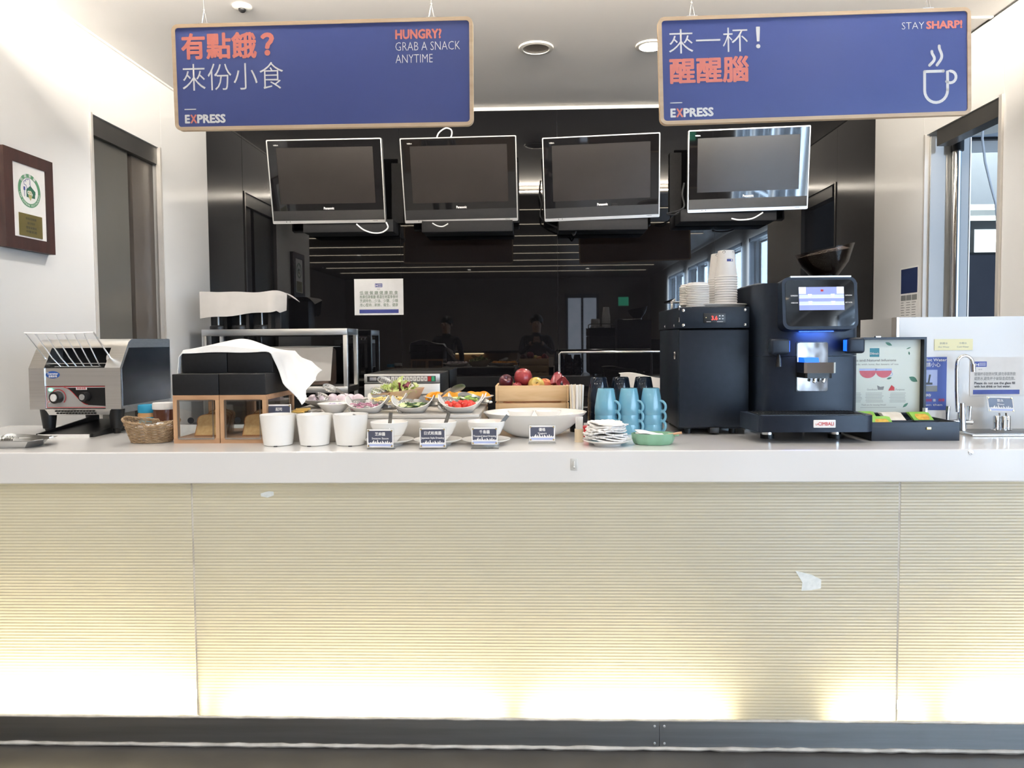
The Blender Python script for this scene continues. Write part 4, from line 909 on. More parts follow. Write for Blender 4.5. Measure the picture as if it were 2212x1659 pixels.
# cloth on the bread boxes
zc = ZT+bh+.149
def clb(u, v):
    x = -1.318+.538*u; y = 2.645+.25*v
    xx = x; edge = 0; z = zc+.005+.045*math.exp(-((u-.3)/.2)**2)*(.3+.7*v)*(1 if u < .8 else .6)+.012*math.sin(3*u+2*v)*.4
    if x < -1.285: z -= (-1.285-x)*2.6+.0; xx = -1.289-.3*(-1.285-x)
    if x > -.955: d = (x+.955); z = zc+.004-d*.42-.1*d*(v < .3) - .15*max(0, d-.1); xx = -.952+d*.62
    if y < 2.652 and -1.285 <= x <= -.955: z -= .006+.014*abs(math.sin(5*u)); y = 2.6495
    if x > -.955: z -= (1-v)*.085*min(1, (x+.955)/.06)+.006*math.sin(16*v+30*x)*min(1, (x+.955)/.05); y += .012*math.sin(60*x+3*v); xx += .008*math.sin(13*v)*min(1, (x+.955)/.08)
    return (xx, y, max(z, zc+.003) if -1.285 <= x <= -.957 and y > 2.655 else z)
tag(MB().sheet(clb, 44, 18, .0025).build('white_napkin_cloth', M_CLOTH), 'white cloth draped over the two bread boxes', 'cloth')
# ================================================================== SALAD BAR
RZ = 1.095
rs = thing('serving_riser', 'pale steel riser under the salad bowls', 'riser', (-.57, 2.615, ZT)); hw = .37
M_RISER = mat('satin_beige_steel', (.6, .57, .53), .35, .25, noise=(20, (.56, .53, .49)))
MB().rbox(-hw, hw, 0, .012, 0, RZ-ZT-.014, .002).build('front_sheet', M_RISER, rs)
MB().rbox(-hw, hw, -.004, .47, RZ-ZT-.013, RZ-ZT, .002).build('top_sheet', M_RISER, rs)
for s in (-1, 1): MB().rbox(s*hw-.006*(1+s), s*hw+.006*(1-s), .013, .47, 0, RZ-ZT-.014, .001).build('side_sheet', M_RISER, rs)
# white pots
def pot_mesh():
    return MB().lathe([(0, 0), (.044, 0), (.049, .003), (.0515, .02), (.0605, .104), (.0607, .107), (.0585, .107), (.057, .103), (.047, .01), (0, .008)], 40).mesh('pot', M_CERAM, 40)
PM = pot_mesh(); ft = MB().box(-.006, .006, -.052, -.046, -.0002, .0025).mesh('notch', M_BLACK, 0)
inn = text_mesh('ESPRESSO', .012, .01)
for k, px_ in enumerate((600, 679, 757)):
    X = at(px_, 950, 2.53).x
    t = thing('white_pot', ('leftmost', 'middle', 'rightmost')[k] + ' of three tapered white pots in front of the bread box', 'pot', (X, 2.535, ZT), group='three white pots')
    link('pot_body', PM, t); link('foot_notch', ft, t, None, (0, 0, (.15, -.1, .2)[k]))
    if k == 2: text('Buon', .01, M_INK, t, (-.005, .0565, .094), .01, .04, rot=(R(8), 0, 0), name='inner_print')
# label cards
M_CARD = mat('slate_card', s2l(72, 78, 98), .35, noise=(14, s2l(84, 86, 100), 4)); M_LAV = mat('lavender_print', s2l(176, 188, 226), .4, noise=(30, s2l(168, 180, 220)))
SKY = [(-.04, .0)]
_h = [.006, .004, .008, .005, .01, .016, .007, .012, .006, .018, .008, .006, .011, .005, .014, .009, .004, .012, .007, .015, .006, .01, .005, .008]
for k, hh in enumerate(_h): SKY += [(-.04+.08*k/24, hh), (-.04+.08*(k+.8)/24, hh)]
SKY += [(.04, 0)]
def card(label, zh, en, X, Y, z0, z1, w=.094, rz=0, lift=0, zb=ZT, base=True):
    t = thing('label_card', label, 'label', (X, Y, zb), rz); H = z1-zb; y = 0
    MB().rbox(-w/2, w/2, -.004, 0, .003, H, .0015).build('acrylic_front', M_ACRYL, t)
    if base: MB().rbox(-w/2, w/2, -.004, .032, 0, .003, .001).build('acrylic_foot', M_ACRYL, t)
    lo = z0-zb
    MB().box(-w/2+.003, w/2-.003, -.0048, -.0041, lo+.003, H-.003).build('white_border', M_PAPER, t, smooth=0)
    cw, c0, c1 = w/2-.007, lo+.007, H-.008
    plate('slate_print', -cw, cw, c0, c1, -.0049, M_CARD, t, .0002); plate('lavender_print', -cw, cw, c0, c0+.011, -.0052, M_LAV, t, .0002)
    kx = cw/.04; poly(t, 'skyline_print', [(x*kx, c0+.007+z*.75) for x, z in SKY], M_PAPER, -.0056)
    hh = c1-c0
    text(zh, .0125, M_PAPER, t, (0, -.0056, c0+hh*.7), .02, min(.0115*len(zh), cw*1.6), 'CENTER'); text(en, .0085, M_PAPER, t, (0, -.0056, c0+hh*.45), .02, min(.0042*len(en)+.006, cw*1.92), 'CENTER')
    for sx_ in (-1, 1):
        for z in (lo+.008, H-.008): MB().cyl((sx_*(w/2-.008), -.0075, z), (sx_*(w/2-.008), -.005, z), .0028, 10).build('brass_screw', M_BRASS, t)
    return t
def Xa(px_, Y): return at(px_, 940, Y).x
card('small slate label card for the cheese', '起司', 'Cheese', Xa(604, 2.602), 2.606, 1.068, at(604, 872, 2.6).z, .093)
card('small slate label card for the sesame sauce', '芝麻醬', 'Sesame Sauce', Xa(822, 2.42), 2.42, ZT+.004, at(822, 925, 2.42).z, .094, R(-3))
card('small slate label card for the Japanese style dressing', '日式和風醬', 'Japanese Style Dressing', Xa(935, 2.42), 2.42, ZT+.003, at(935, 922, 2.42).z, .092)
card('small slate label card for the thousand island dressing', '千島醬', 'Thousand Island Dressing', Xa(1047, 2.42), 2.42, ZT+.012, at(1047, 921, 2.42).z, .092)
card('small label card in front of the large oval bowl', '優格', 'Yogurt', Xa(1171, 2.53), 2.53, ZT+.008, at(1171, 917, 2.53).z, .094)
# dressing bowls on saucers with ladles
bowlm = MB().lathe([(0, 0), (.026, 0), (.028, .004), (.05, .028), (.063, .056), (.0655, .0695), (.064, .0705), (.061, .057), (.048, .03), (.02, .008), (0, .007)], 44).mesh('bowl', M_CERAM, 40)
saucm = MB().lathe([(0, 0), (.045, 0), (.047, .006), (.078, .0155), (.084, .019), (.0835, .0205), (.076, .018), (.04, .0105), (0, .0105)], 48).mesh('saucer', M_CERAM, 40)
sauces = (('sesame sauce', s2l(196, 160, 110), 841), ('Japanese style dressing', s2l(120, 80, 46), 946), ('thousand island dressing', s2l(232, 170, 120), 1050))
for k, (nm, colr, px_) in enumerate(sauces):
    X = Xa(px_, 2.525)
    tag(link('saucer', saucm, None, (X, 2.528, ZT)), 'white saucer under the bowl of ' + nm, 'saucer', 'saucers under the dressing bowls')
    t = thing('dressing_bowl', 'white bowl of ' + nm + ' on a saucer', 'bowl', (X, 2.528, ZT+.0106), group='dressing bowls')
    link('bowl_body', bowlm, t); MB().lathe([(0, .028), (.047, .028), (.047, .024), (0, .024)], 28).build('dressing', mat('dressing_%d' % k, colr, .2, noise=(20, tuple(c*.92 for c in colr))), t)
    l = thing('ladle', 'steel ladle resting in the bowl of ' + nm, 'ladle', (X, 2.528, ZT+.05))
    if k == 0: p0, p1 = Vector((.003, .01, -.0)), Vector((-.004, -.03, .077)); tip = at(844, 892, 2.5)
    elif k == 1: tip = at(970, 892, 2.5)
    else: tip = at(1097, 897, 2.52)
    base_ = Vector((X+(.002, .018, .03)[k], 2.528-.02, ZT+.045)); d = tip-base_; loc = Vector((X, 2.528, ZT+.05))
    side = d.cross(Vector((0, 1, 0))).normalized()
    MB().sheet(lambda u, v: tuple(base_-loc+d*u*1.0+side*(v-.5)*.0125+Vector((0, .002*math.sin(PI*u), 0))), 8, 2, .0014).build('handle', M_TONG, l)
    MB().lathe([(0, -.012), (.014, -.008), (.02, .0), (.019, .0), (.012, -.007), (0, -.0105)], 20, tuple(base_-loc+Vector((0, .012, -.005)))).build('scoop', M_TONG, l)
# large oval bowl with two small bowls inside
ob = thing('oval_bowl', 'large oval white bowl with fine ridges', 'bowl', (-.003, 2.752, ZT))
prof = [(0, 0), (.3, 0), (.36, .002)] ; N = 14
prof = [(0, 0), (.36, 0)] + [(.38+.62*(k/N)**.85+(.003 if k % 2 else 0), .002+.088*(k/N)**1.25) for k in range(N+1)] + [(.985, .0905)] + [(.96-.6*(k/10)**1.1+(.003 if k % 2 else 0), .0895-.08*(k/10)**.8) for k in range(11)] + [(0, .009)]
MB().lathe([(r, z) for r, z in prof], 64, (0, 0, 0), .192, .165).build('bowl_body', M_CERAM, ob)
sb = MB().lathe([(0, 0), (.03, 0), (.032, .003), (.047, .028), (.0495, .034), (.0478, .034), (.044, .026), (.03, .006), (0, .005)], 32).mesh('small_bowl', M_CERAM, 40)
for k, px_ in enumerate((1125, 1184)):
    t = thing('small_bowl', ('left', 'right') [k]+' small white bowl inside the large oval bowl', 'bowl', (at(px_, 890, 2.77).x, 2.765, ZT+.058)); link('bowl_body', sb, t)
    MB().lathe([(0, .014), (.035, .014), (.035, .0095), (0, .0095)], 20).build('yogurt', M_PAPER, t)
MB().lathe([(0, .01), (.6, .03), (.66, .05), (.3, .051), (0, .051)], 32, (0, 0, 0), .192, .165).build('ice_bed', M_CERAM, ob)

# wavy dishes
def wavy(n=48, W=.078, D=.072, hc=.062, hd=.021):
    def fn(x, y, z, a, r): 
        q = 1/((abs(math.cos(a))**3.2+abs(math.sin(a))**3.2)**(1/3.2)); k = abs(math.cos(a))**3
        rim = hd+(hc-hd)*k
        return (x*q, y*q, z*rim/.05)
    return MB().lathe([(0, 0), (.5, 0), (.56, .003), (.8, .026), (1.0, .05), (.97, .0515), (.76, .03), (.5, .008), (0, .007)], n, (0, 0, 0), W, D, fn).mesh('wavy_dish', M_CERAM, 45)
WV = wavy()
def dish(label, px_, Y, group='wavy white salad dishes', sc=1):
    t = thing('wavy_dish', label, 'dish', (at(px_, 880, Y).x, Y, RZ), group=group); o = link('dish_body', WV, t); o.scale = (sc, sc, sc); return t
M_ONION = mat('red_onion', s2l(214, 170, 188), .35, noise=(60, s2l(150, 80, 112))); M_CUC = mat('cucumber_flesh', s2l(216, 226, 178), .35, noise=(50, s2l(196, 212, 150))); M_CUCS = mat('cucumber_skin', s2l(38, 66, 34), .35, noise=(40, s2l(52, 84, 44)))
M_TOM = mat('tomato', s2l(196, 40, 36), .2, noise=(20, s2l(210, 66, 50))); M_CORN = mat('pale_corn', s2l(238, 220, 150), .4, noise=(40, s2l(226, 200, 120))); M_BEAN = mat('green_vegetable', s2l(120, 150, 70), .4, noise=(30, s2l(160, 180, 100)))
dA = dish('wavy white dish of sliced red onion', 795, 2.705); dB = dish('wavy white dish of cucumber slices', 893, 2.705); dC = dish('wavy white dish of halved tomatoes', 996, 2.705, sc=1.06)
dE = dish('wavy white dish of pale shredded salad in the back row', 838, 2.87, sc=.95); dG = dish('wavy white dish of green vegetables in the back row', 1010, 2.865, sc=.95)
def pieces(t, name, label, group, n, shape, zl, cat, rad=.05):
    me = shape
    for k in range(n):
        a = 2.4*k; r = rad*math.sqrt((k+.5)/n); o = link(name, me[k % len(me)], None, (t.location.x+r*math.cos(a), t.location.y+r*math.sin(a)*.9, RZ+zl+.003*(k % 3)+.008*(1-r/rad)), (random.uniform(-.5, .5), random.uniform(-.4, .4), random.uniform(0, 6)))
        tag(o, label, cat, group)
on_m = [MB().tube([(.016*math.cos(PI*k/8)*s, .013*math.sin(PI*k/8), 0) for k in range(9)], .0022, 6).mesh('onion_strip', M_ONION) for s in (1, 1.25)]
cu = MB(); cu.mat(0).lathe([(0, -.0018), (.0145, -.0018), (.0145, .0018), (0, .0018)], 18); cu.mat(1).lathe([(.0145, -.0019), (.0158, -.0015), (.0158, .0015), (.0145, .0019)], 18); cu_m = [cu.mesh('cucumber_slice', [M_CUC, M_CUCS])]
tm_m = [MB().ball((0, 0, 0), .014, .0125, .0125, 14, 8).mesh('tomato', M_TOM)]
cn_m = [MB().tube([(-.018, 0, 0), (-.006, .004, .002), (.006, -.003, 0), (.018, .002, .001)], .0025, 6).mesh('shred', M_CORN)]
gr_m = [MB().ball((0, 0, 0), .018, .006, .006, 12, 6).mesh('vegetable', M_BEAN), cu_m[0]]
pieces(dA, 'onion_strip', 'strip of red onion in the onion dish', 'onion strips', 34, on_m, .022, 'onion', .054)
pieces(dB, 'cucumber_slice', 'round cucumber slice in the cucumber dish', 'cucumber slices', 26, cu_m, .022, 'cucumber', .054)
pieces(dC, 'tomato', 'small red tomato in the tomato dish', 'small tomatoes', 20, tm_m, .022, 'tomato', .054)
pieces(dE, 'salad_shred', 'pale shred of salad in the back dish', 'pale salad shreds', 40, cn_m, .032, 'salad', .054)
pieces(dG, 'green_vegetable', 'piece of green vegetable in the back right dish', 'green vegetable pieces', 22, gr_m, .032, 'vegetable', .052)
# small round dish with spoon and sachets, front left
t = thing('small_dish', 'small white round dish behind the pots at the left of the riser', 'dish', (at(722, 885, 2.71).x, 2.71, RZ))
MB().lathe([(0, 0), (.03, 0), (.034, .003), (.05, .02), (.062, .034), (.06, .035), (.045, .019), (.028, .006), (0, .005)], 36).build('dish_body', M_CERAM, t)
M_LILAC = mat('lilac_print', s2l(182, 176, 200), .4, noise=(30, s2l(210, 204, 222)))
for k in range(5): tag(MB().rbox(-.018, .018, -.012, .012, 0, .006, .002).build('butter_pack', M_LILAC, loc=(t.location.x-.024+.013*k, 2.7+.012*(k % 2), RZ+.022+.0015*(k % 3)), rot=(.3, .2*(k-2), .5*k)), 'small lilac foil pack in the round dish', 'butter pack', 'foil packs in the round dish')
# cheese tray and cheese slices
t = thing('cheese_tray', 'flat steel tray with cheese at the left end of the riser', 'tray', (-.868, 2.69, RZ))
MB().rbox(-.062, .062, -.06, .06, 0, .004, .002).build('plate', M_STEEL, t)
for s in (-1, 1): MB().rbox(s*.062-.002, s*.062+.002, -.06, .06, 0, .012, .001).build('rim', M_STEEL, t)
M_CHEESE = mat('yellow_cheese', s2l(232, 196, 118), .45, noise=(20, s2l(224, 184, 100)))
for k in range(3): tag(MB().rbox(-.026, .026, -.026, .026, 0, .004, .001).build('cheese_slice', M_CHEESE, loc=(-.866+.006*k, 2.68+.004*k, RZ+.0045+.0045*k), rot=(0, 0, .15*k)), 'yellow cheese slice stacked on the steel tray', 'cheese', 'cheese slices')
# egg platter
def boat(a, b, h, raise_=.0):
    def fn(x, y, z, an, r): return (x, y, z+raise_*r*r*abs(math.cos(an))**3*.5)
    return MB().lathe([(0, 0), (.45, 0), (.5, .002), (.8, h*.55), (1, h), (.985, h+.002), (.78, h*.62), (.5, .008), (0, .006)], 56, (0, 0, 0), a, b, fn)
eg = thing('egg_platter', 'boat-shaped white platter of eggs', 'platter', (at(720, 865, 2.94).x, 2.94, RZ)); boat(.145, .085, .03, .012).build('platter_body', M_CERAM, eg)
M_EGG = mat('pale_lilac_egg', s2l(226, 212, 220), .35, noise=(20, s2l(216, 198, 208)))
em = MB().ball((0, 0, 0), .021, .021, .026, 20, 14, lambda p: (p.x*(1-.18*p.z/.026), p.y*(1-.18*p.z/.026), p.z)).mesh('egg', M_EGG)
for k, (x, y, rz) in enumerate(((-.075, -.02, .3), (-.037, -.022, -.2), (.001, -.02, .4), (.037, -.01, .9), (.07, .0, .2), (.1, .0, -.4), (-.055, .025, .8), (-.01, .028, .1), (.04, .033, .6))):
    tag(link('egg', em, None, (eg.location.x+x, 2.94+y, RZ+.032), (R(70), .2*math.sin(k), rz)), 'pale egg on the boat-shaped white platter', 'egg', 'eggs on the platter')
wp = thing('white_box_dish', 'square white dish in front of the egg platter', 'dish', (at(762, 872, 2.83).x, 2.825, RZ)); w2 = .038
MB().prism([(-w2*.85, 0), (w2*.85, 0), (w2, .034), (w2-.003, .034), (w2*.82, .004), (-w2*.82, .004), (-w2+.003, .034), (-w2, .034)], 'y', -.03, .03).build('dish_body', M_CERAM, wp, smooth=0)
for s in (-1, 1): MB().box(-w2*.86, w2*.86, s*.03-.0015, s*.03+.0015, .001, .033).build('end_wall', M_CERAM, wp, smooth=0)
# wooden salad bowl with leaves
wbz = thing('wooden_bowl', 'slanted pale wooden bowl of green salad', 'bowl', (at(856, 860, 3.0).x, 3.0, RZ))
M_BWOOD = wood('bowl_wood', (.5, .37, .25), (.62, .48, .34), 1.5, 'x', .55)
MB().lathe([(0, 0), (.6, 0), (.64, .003), (.85, .03), (1, .06), (.965, .06), (.8, .03), (.58, .009), (0, .008)], 40, (0, 0, 0), .116, .085, lambda x, y, z, a, r: (x, y, z*(1+.22*math.cos(a)))).build('bowl_body', M_BWOOD, wbz)
M_LEAF = mat('lettuce_leaf', s2l(222, 228, 172), .45, noise=(30, s2l(184, 204, 112)))
M_LEAFR = mat('radicchio_leaf', s2l(110, 36, 58), .45, noise=(30, s2l(160, 90, 108)))
def leaf_mesh(m, seed):
    rnd = random.Random(seed); ph = [rnd.uniform(0, 6) for _ in range(4)]
    return MB().sheet(lambda u, v: ((u-.5)*.05, (v-.5)*.042*(1-.5*(2*u-1)**2), .011*math.sin(5*u+ph[0])*math.cos(4*v+ph[1])+.006*math.sin(14*u+ph[2])*abs(2*v-1)+.014*(2*v-1)**2), 9, 7, .0008).mesh('leaf', m)
LM = [leaf_mesh(M_LEAF, k) for k in range(4)] + [leaf_mesh(M_LEAFR, 9)]
rnd = random.Random(3)
for k in range(34):
    a = rnd.uniform(0, 6.28); r = math.sqrt(rnd.random()); red = k % 11 == 5
    tag(link('salad_leaf', LM[4 if red else k % 4], None, (wbz.location.x+.085*r*math.cos(a), 3.0+.06*r*math.sin(a), RZ+.045+.022*(1-r*r)+.012*math.cos(a)+rnd.uniform(0, .012)), (rnd.uniform(-.9, .9), rnd.uniform(-.9, .9), rnd.uniform(0, 6))), 'dark red radicchio leaf in the wooden bowl' if red else 'pale green lettuce leaf in the wooden bowl', 'leaf', 'salad leaves in the wooden bowl')
# orange platter
op = thing('orange_platter', 'round white platter of orange segments', 'platter', (at(990, 860, 2.99).x, 2.99, RZ)); boat(.145, .09, .034, .008).build('platter_body', M_CERAM, op)
M_ORP = mat('orange_peel', s2l(244, 160, 20), .4, noise=(80, s2l(238, 146, 14)), bump=(300, .3)); M_ORF = mat('orange_flesh', s2l(250, 184, 70), .25, noise=(50, s2l(246, 168, 48)))
ow = MB(); n = 10
ow.mat(0).grid(lambda u, v: (.034*math.cos(PI*u), .034*math.sin(PI*u)*math.cos((v-.5)*1.5), .034*math.sin(PI*u)*math.sin((v-.5)*1.5)), 12, 5)
for s in (-.5, .5): ow.mat(1).add([(.034*math.cos(PI*k/12), .034*math.sin(PI*k/12)*math.cos(s*1.5), .034*math.sin(PI*k/12)*math.sin(s*1.5)) for k in range(13)], [list(range(13))])
OW = ow.mesh('orange_wedge', [M_ORP, M_ORF])
for k, (x, y, rx, rz) in enumerate(((-.1, -.02, 1.2, .9), (-.085, .0, 1.4, 1.2), (-.06, -.03, .4, .3), (-.02, -.035, .5, .1), (.01, -.03, .3, -.2), (.045, -.02, .4, .2), (.08, -.01, .5, .1), (.1, .02, .6, -.3), (.05, .03, .5, .2), (.0, .03, .4, .0), (-.04, .03, .6, .4))):
    tag(link('orange_wedge', OW, None, (op.location.x+x, 2.99+y, RZ+.022), (rx, 0, rz)), 'orange wedge lying on the white platter', 'orange', 'orange wedges on the platter')
# tongs on the dishes
def tongs_at(label, tip, end, Y, dz=0, perf=True, gap=.024, dY=0):
    a = at(*tip, Y); b = at(*end, Y+dY); d = b-a; L = d.length
    rz = math.atan2(d.y, d.x); pt = -math.atan2(d.z, math.hypot(d.x, d.y))
    t = make_tongs(L=(L-.034)/.7 if L > .08 else .1, gap=gap, label=label, loc=(a.x, a.y, a.z+dz), rz=rz, pitch=pt, perf=perf); return t
tongs_at('steel tongs standing in the egg platter', (702, 842), (738, 858), 2.93, perf=True, gap=.05)
tongs_at('dark steel tongs in the wooden salad bowl', (820, 828), (866, 843), 2.98, perf=True, gap=.06)
tongs_at('steel tongs on the pale shredded salad', (805, 862), (855, 860), 2.86, perf=False)
tongs_at('perforated steel tongs on the red onion', (768, 873), (838, 878), 2.69, gap=.034)
tongs_at('perforated steel tongs on the cucumber', (872, 873), (946, 872), 2.69, gap=.034)
tongs_at('steel tongs on the tomatoes', (962, 868), (1015, 878), 2.69, gap=.034)
tongs_at('steel tongs leaning on the orange segments', (998, 842), (950, 860), 2.96, perf=False, gap=.06)
tongs_at('steel tongs on the green vegetables', (1000, 855), (1032, 862), 2.85, perf=False)

# ================================================================== FRUIT CRATE
cx0, cx1 = at(1070, 850, 2.95).x, at(1229, 850, 2.95).x; cw = cx1-cx0; czt = at(1150, 833, 2.95).z-ZT
fc = thing('fruit_crate', 'slatted pine crate filled with fruit', 'crate', ((cx0+cx1)/2, 2.95, ZT)); D = .2
zz = [(.0, czt-.14), (czt-.132, czt-.07), (czt-.062, czt)]
for z0, z1 in zz:
    MB().rbox(-cw/2+.01, cw/2-.01, 0, .01, z0, z1, .0012).build('slat', M_PINE, fc); MB().rbox(-cw/2+.01, cw/2-.01, D-.01, D, z0, z1, .0012).build('slat', M_PINE, fc)
    for s in (-1, 1): MB().rbox(min(s*cw/2, s*(cw/2-.0095)), max(s*cw/2, s*(cw/2-.0095)), 0, D, z0, z1, .0012).build('slat', M_PINE, fc)
for s in (-1, 1):
    for y in (.0105, D-.0305): MB().rbox(s*(cw/2-.02)-.01, s*(cw/2-.02)+.01, y, y+.02, .0, czt-.004, .001).build('corner_block', M_PINE, fc)
MB().box(-cw/2+.0101, cw/2-.0101, .0105, D-.0105, 0, .008).build('base_board', M_PINE, fc, smooth=0)
def apple(label, px_, py_, Y, r, c1, c2, tilt=(0, 0), stem=True, loc=None):
    m = mat('apple_skin', c1, .3, noise=(9, c2, 4), stretch=(1, 1, .25))
    p = Vector(loc) if loc else at(px_, py_, Y)
    t = thing('apple', label, 'apple', (p.x, p.y, p.z), rot=(tilt[0], tilt[1], 0))
    prof = [(0, .66*r)] + [(r*q, z*r) for q, z in ((.1, .72), (.25, .86), (.5, .93), (.8, .72), (.97, .35), (1, .05), (.93, -.35), (.75, -.68), (.5, -.86), (.3, -.9), (.12, -.82))] + [(0, -.78*r)]
    MB().lathe(prof, 26).build('skin', m, t)
    if stem: MB().tube([(0, 0, .64*r), (.004, 0, .9*r), (.008, 0, 1.05*r)], .0013, 6).build('stem', M_INK, t)
cY = 2.95+.09; AR, AR2 = s2l(112, 20, 34), s2l(150, 52, 56)
apple('large red apple standing highest in the crate', 1130, 816, cY-.01, .037, AR, AR2, (-.45, .05))
apple('dark plum-coloured apple at the left of the crate', 1093, 825, cY, .03, s2l(62, 14, 26), s2l(90, 30, 44), (.9, .3), False)
apple('yellow-green apple with its stem end facing out', 1158, 833, cY-.03, .034, s2l(216, 204, 108), s2l(206, 120, 84), (1.1, 0))
apple('small red apple between the plum apple and green apple', 1117, 838, cY-.045, .022, AR, AR2, (.3, .2), False)
apple('orange-red apple behind the green apple', 1177, 834, cY+.01, .03, s2l(214, 140, 84), s2l(196, 96, 70), (.3, .5), False)
M_WAX = mat('wax_apple_skin', s2l(112, 26, 42), .25, noise=(12, s2l(140, 56, 64), 4))
def wax(label, px_, py_, Y, k, rot):
    p = at(px_, py_, Y); t = thing('wax_apple', label, 'fruit', (p.x, p.y, p.z), rot=rot)
    def fn(x, y, z, a, r): w = 1+.1*math.cos(4*a)*max(0, -z/.03); return (x*w*k, y*w*k, z*k)
    MB().lathe([(0, .034), (.008, .033), (.018, .024), (.024, .008), (.03, -.012), (.034, -.03), (.031, -.033), (.022, -.022), (.01, -.014), (0, -.012)], 28, fn=fn).build('skin', M_WAX, t); MB().ball((0, 0, -.014*k), .006, .006, .004, 10, 6).build('blossom_end', M_INK, t)
wax('bell-shaped red wax apple standing at the right of the crate', 1204, 820, cY+.02, 1.0, (-.5, .1, 0)); wax('red wax apple lying in front at the right of the crate', 1211, 831, cY-.03, .8, (-1.9, .2, .3))
for k in range(8): apple('red apple packed deep inside the crate', 0, 0, 0, .032, AR, AR2, (.2*k, .1), False, loc=(fc.location.x-.1+.067*(k % 4), 2.95+.057+.085*(k//4), ZT+.062))
for o in COL.objects:
    if o.get('label') == 'red apple packed deep inside the crate': o['group'] = 'apples deep in the crate'

# stirrers in a cup, toothpicks in a holder
sX = at(1246, 870, 2.86).x
t = thing('stirrer_cup', 'slim black cup holding the wooden stirrers', 'cup', (sX, 2.875, ZT)); MB().lathe([(0, 0), (.026, 0), (.029, .08), (.0275, .08), (.025, .004), (0, .004)], 24).build('cup_body', M_BLACK, t)
stm = MB().rbox(-.0028, .0028, -.0008, .0008, 0, .178, .0005, 1).mesh('stirrer', [M_BIRCH]); stw = MB().rbox(-.0034, .0034, -.001, .001, 0, .176, .0005, 1).mesh('stirrer', [M_PAPER])
for k in range(30):
    a = 2.4*k; r = .021*math.sqrt((k+.5)/30)
    wr = k % 3 != 1
    tag(link('stirrer', stw if wr else stm, None, (sX+r*math.cos(a), 2.875+r*math.sin(a), ZT+.005), (r*math.sin(a)*-2.2, r*math.cos(a)*2.2, random.uniform(-.6, .6))), 'paper-wrapped wooden stirrer in the slim cup' if wr else 'bare wooden stirrer in the slim cup', 'stirrer', 'wrapped stirrers' if wr else 'bare stirrers')
tX = at(1251, 940, 2.575).x
t = thing('toothpick_holder', 'small bamboo toothpick holder beside the oval bowl', 'holder', (tX, 2.578, ZT)); MB().lathe([(0, 0), (.0155, 0), (.0155, .046), (.0135, .046), (.0135, .004), (0, .004)], 24).build('holder_body', M_BAMBOO, t)
tpm = MB().cyl((0, 0, 0), (0, 0, .084), .0013, 6).mesh('toothpick', M_PAPER)
for k in range(24):
    a = 2.4*k; r = .0115*math.sqrt((k+.5)/24); tag(link('toothpick', tpm, None, (tX+r*math.cos(a), 2.578+r*math.sin(a), ZT+.0045), (r*math.sin(a)*-2.5, r*math.cos(a)*2.5, 0)), 'white-wrapped toothpick in the bamboo holder', 'toothpick', 'toothpicks in the holder')

# ================================================================== MUGS
M_MUGL = mat('light_blue_glaze', s2l(118, 174, 198), .07, coat=.5, noise=(6, s2l(108, 164, 190))); M_MUGD = mat('navy_glaze', s2l(16, 24, 36), .06, noise=(6, s2l(22, 33, 48)))
mugprof = [(.042, 0), (.0435, .002), (.0425, .03), (.037, .065), (.0315, .096), (.029, .1), (0, .1)]
mugb = [(.0395, .0), (.042, 0)] + mugprof[1:]
def mug_meshes(m):
    b = MB().lathe(mugb + [(0, .0965)] + [], 32); b.lathe([(.0395, 0), (.039, .03), (.034, .065), (.028, .094), (0, .094)], 32)
    hnd = MB(); hp = []
    for k in range(13):
        a = R(-100+200*k/12); hp.append((.041+.020*math.cos(a), 0, .031+.021*math.sin(a)))
    hnd.tube(hp, .0052, 8)
    return b.mesh('mug', m, 40), hnd.mesh('handle', m, 60)
ML, MH = mug_meshes(M_MUGL); DLm, DHm = mug_meshes(M_MUGD)
def mug(label, X, Y, z, dark, rz, grp):
    t = thing('mug', label, 'mug', (X, Y, z), rz, grp); link('mug_body', DLm if dark else ML, t); link('handle', DHm if dark else MH, t)
nm3 = ('left', 'middle', 'right'); lv = ('bottom', 'second', 'third', 'top')
for k, px_ in enumerate((1309, 1359, 1407)):
    X = at(px_, 900, 2.81).x
    for q in range(3): mug('light-blue mug, %s of the %s upturned light-blue stack' % (('bottom', 'middle', 'top')[q], nm3[k]), X, 2.815, ZT+.036*q, False, R(-38), 'light-blue mugs')
for k, px_ in enumerate((1293, 1341, 1390)):
    X = at(px_, 850, 2.93).x
    for q in range(4): mug('navy mug, %s of the %s upturned stack behind the light-blue mugs' % (lv[q], nm3[k]), X, 2.935, ZT+.036*q, True, R(-25), 'navy mugs')

# napkins on a saucer
nX = at(1312, 955, 2.5).x
tag(link('saucer', saucm, None, (nX, 2.5, ZT)), 'white saucer carrying the napkin pile', 'saucer')
def nap(seed):
    rn = random.Random(seed); ph = [rn.uniform(0, 6) for _ in range(3)]
    def f(u, v):
        a = 2*PI*u; r = .072*v*(1+.05*math.sin(18*a+ph[0])*v+.12*math.sin(2*a+ph[1])); return (r*math.cos(a), r*math.sin(a)*.8, .003*math.sin(3*a+ph[2])*v*v+.002*v)
    return MB().sheet(f, 48, 5, .0042).mesh('napkin', M_PAPER)
NM = [nap(k) for k in range(4)]
for k in range(12): tag(link('paper_napkin', NM[k % 4], None, (nX-.004+.005*math.sin(k*1.9), 2.5, ZT+.0165+.0048*k), (.05*math.sin(k), (.05+.014*k)*math.cos(k*.7), k*1.1)), 'scalloped white paper napkin in the pile on the saucer', 'napkin', 'napkins on the saucer')
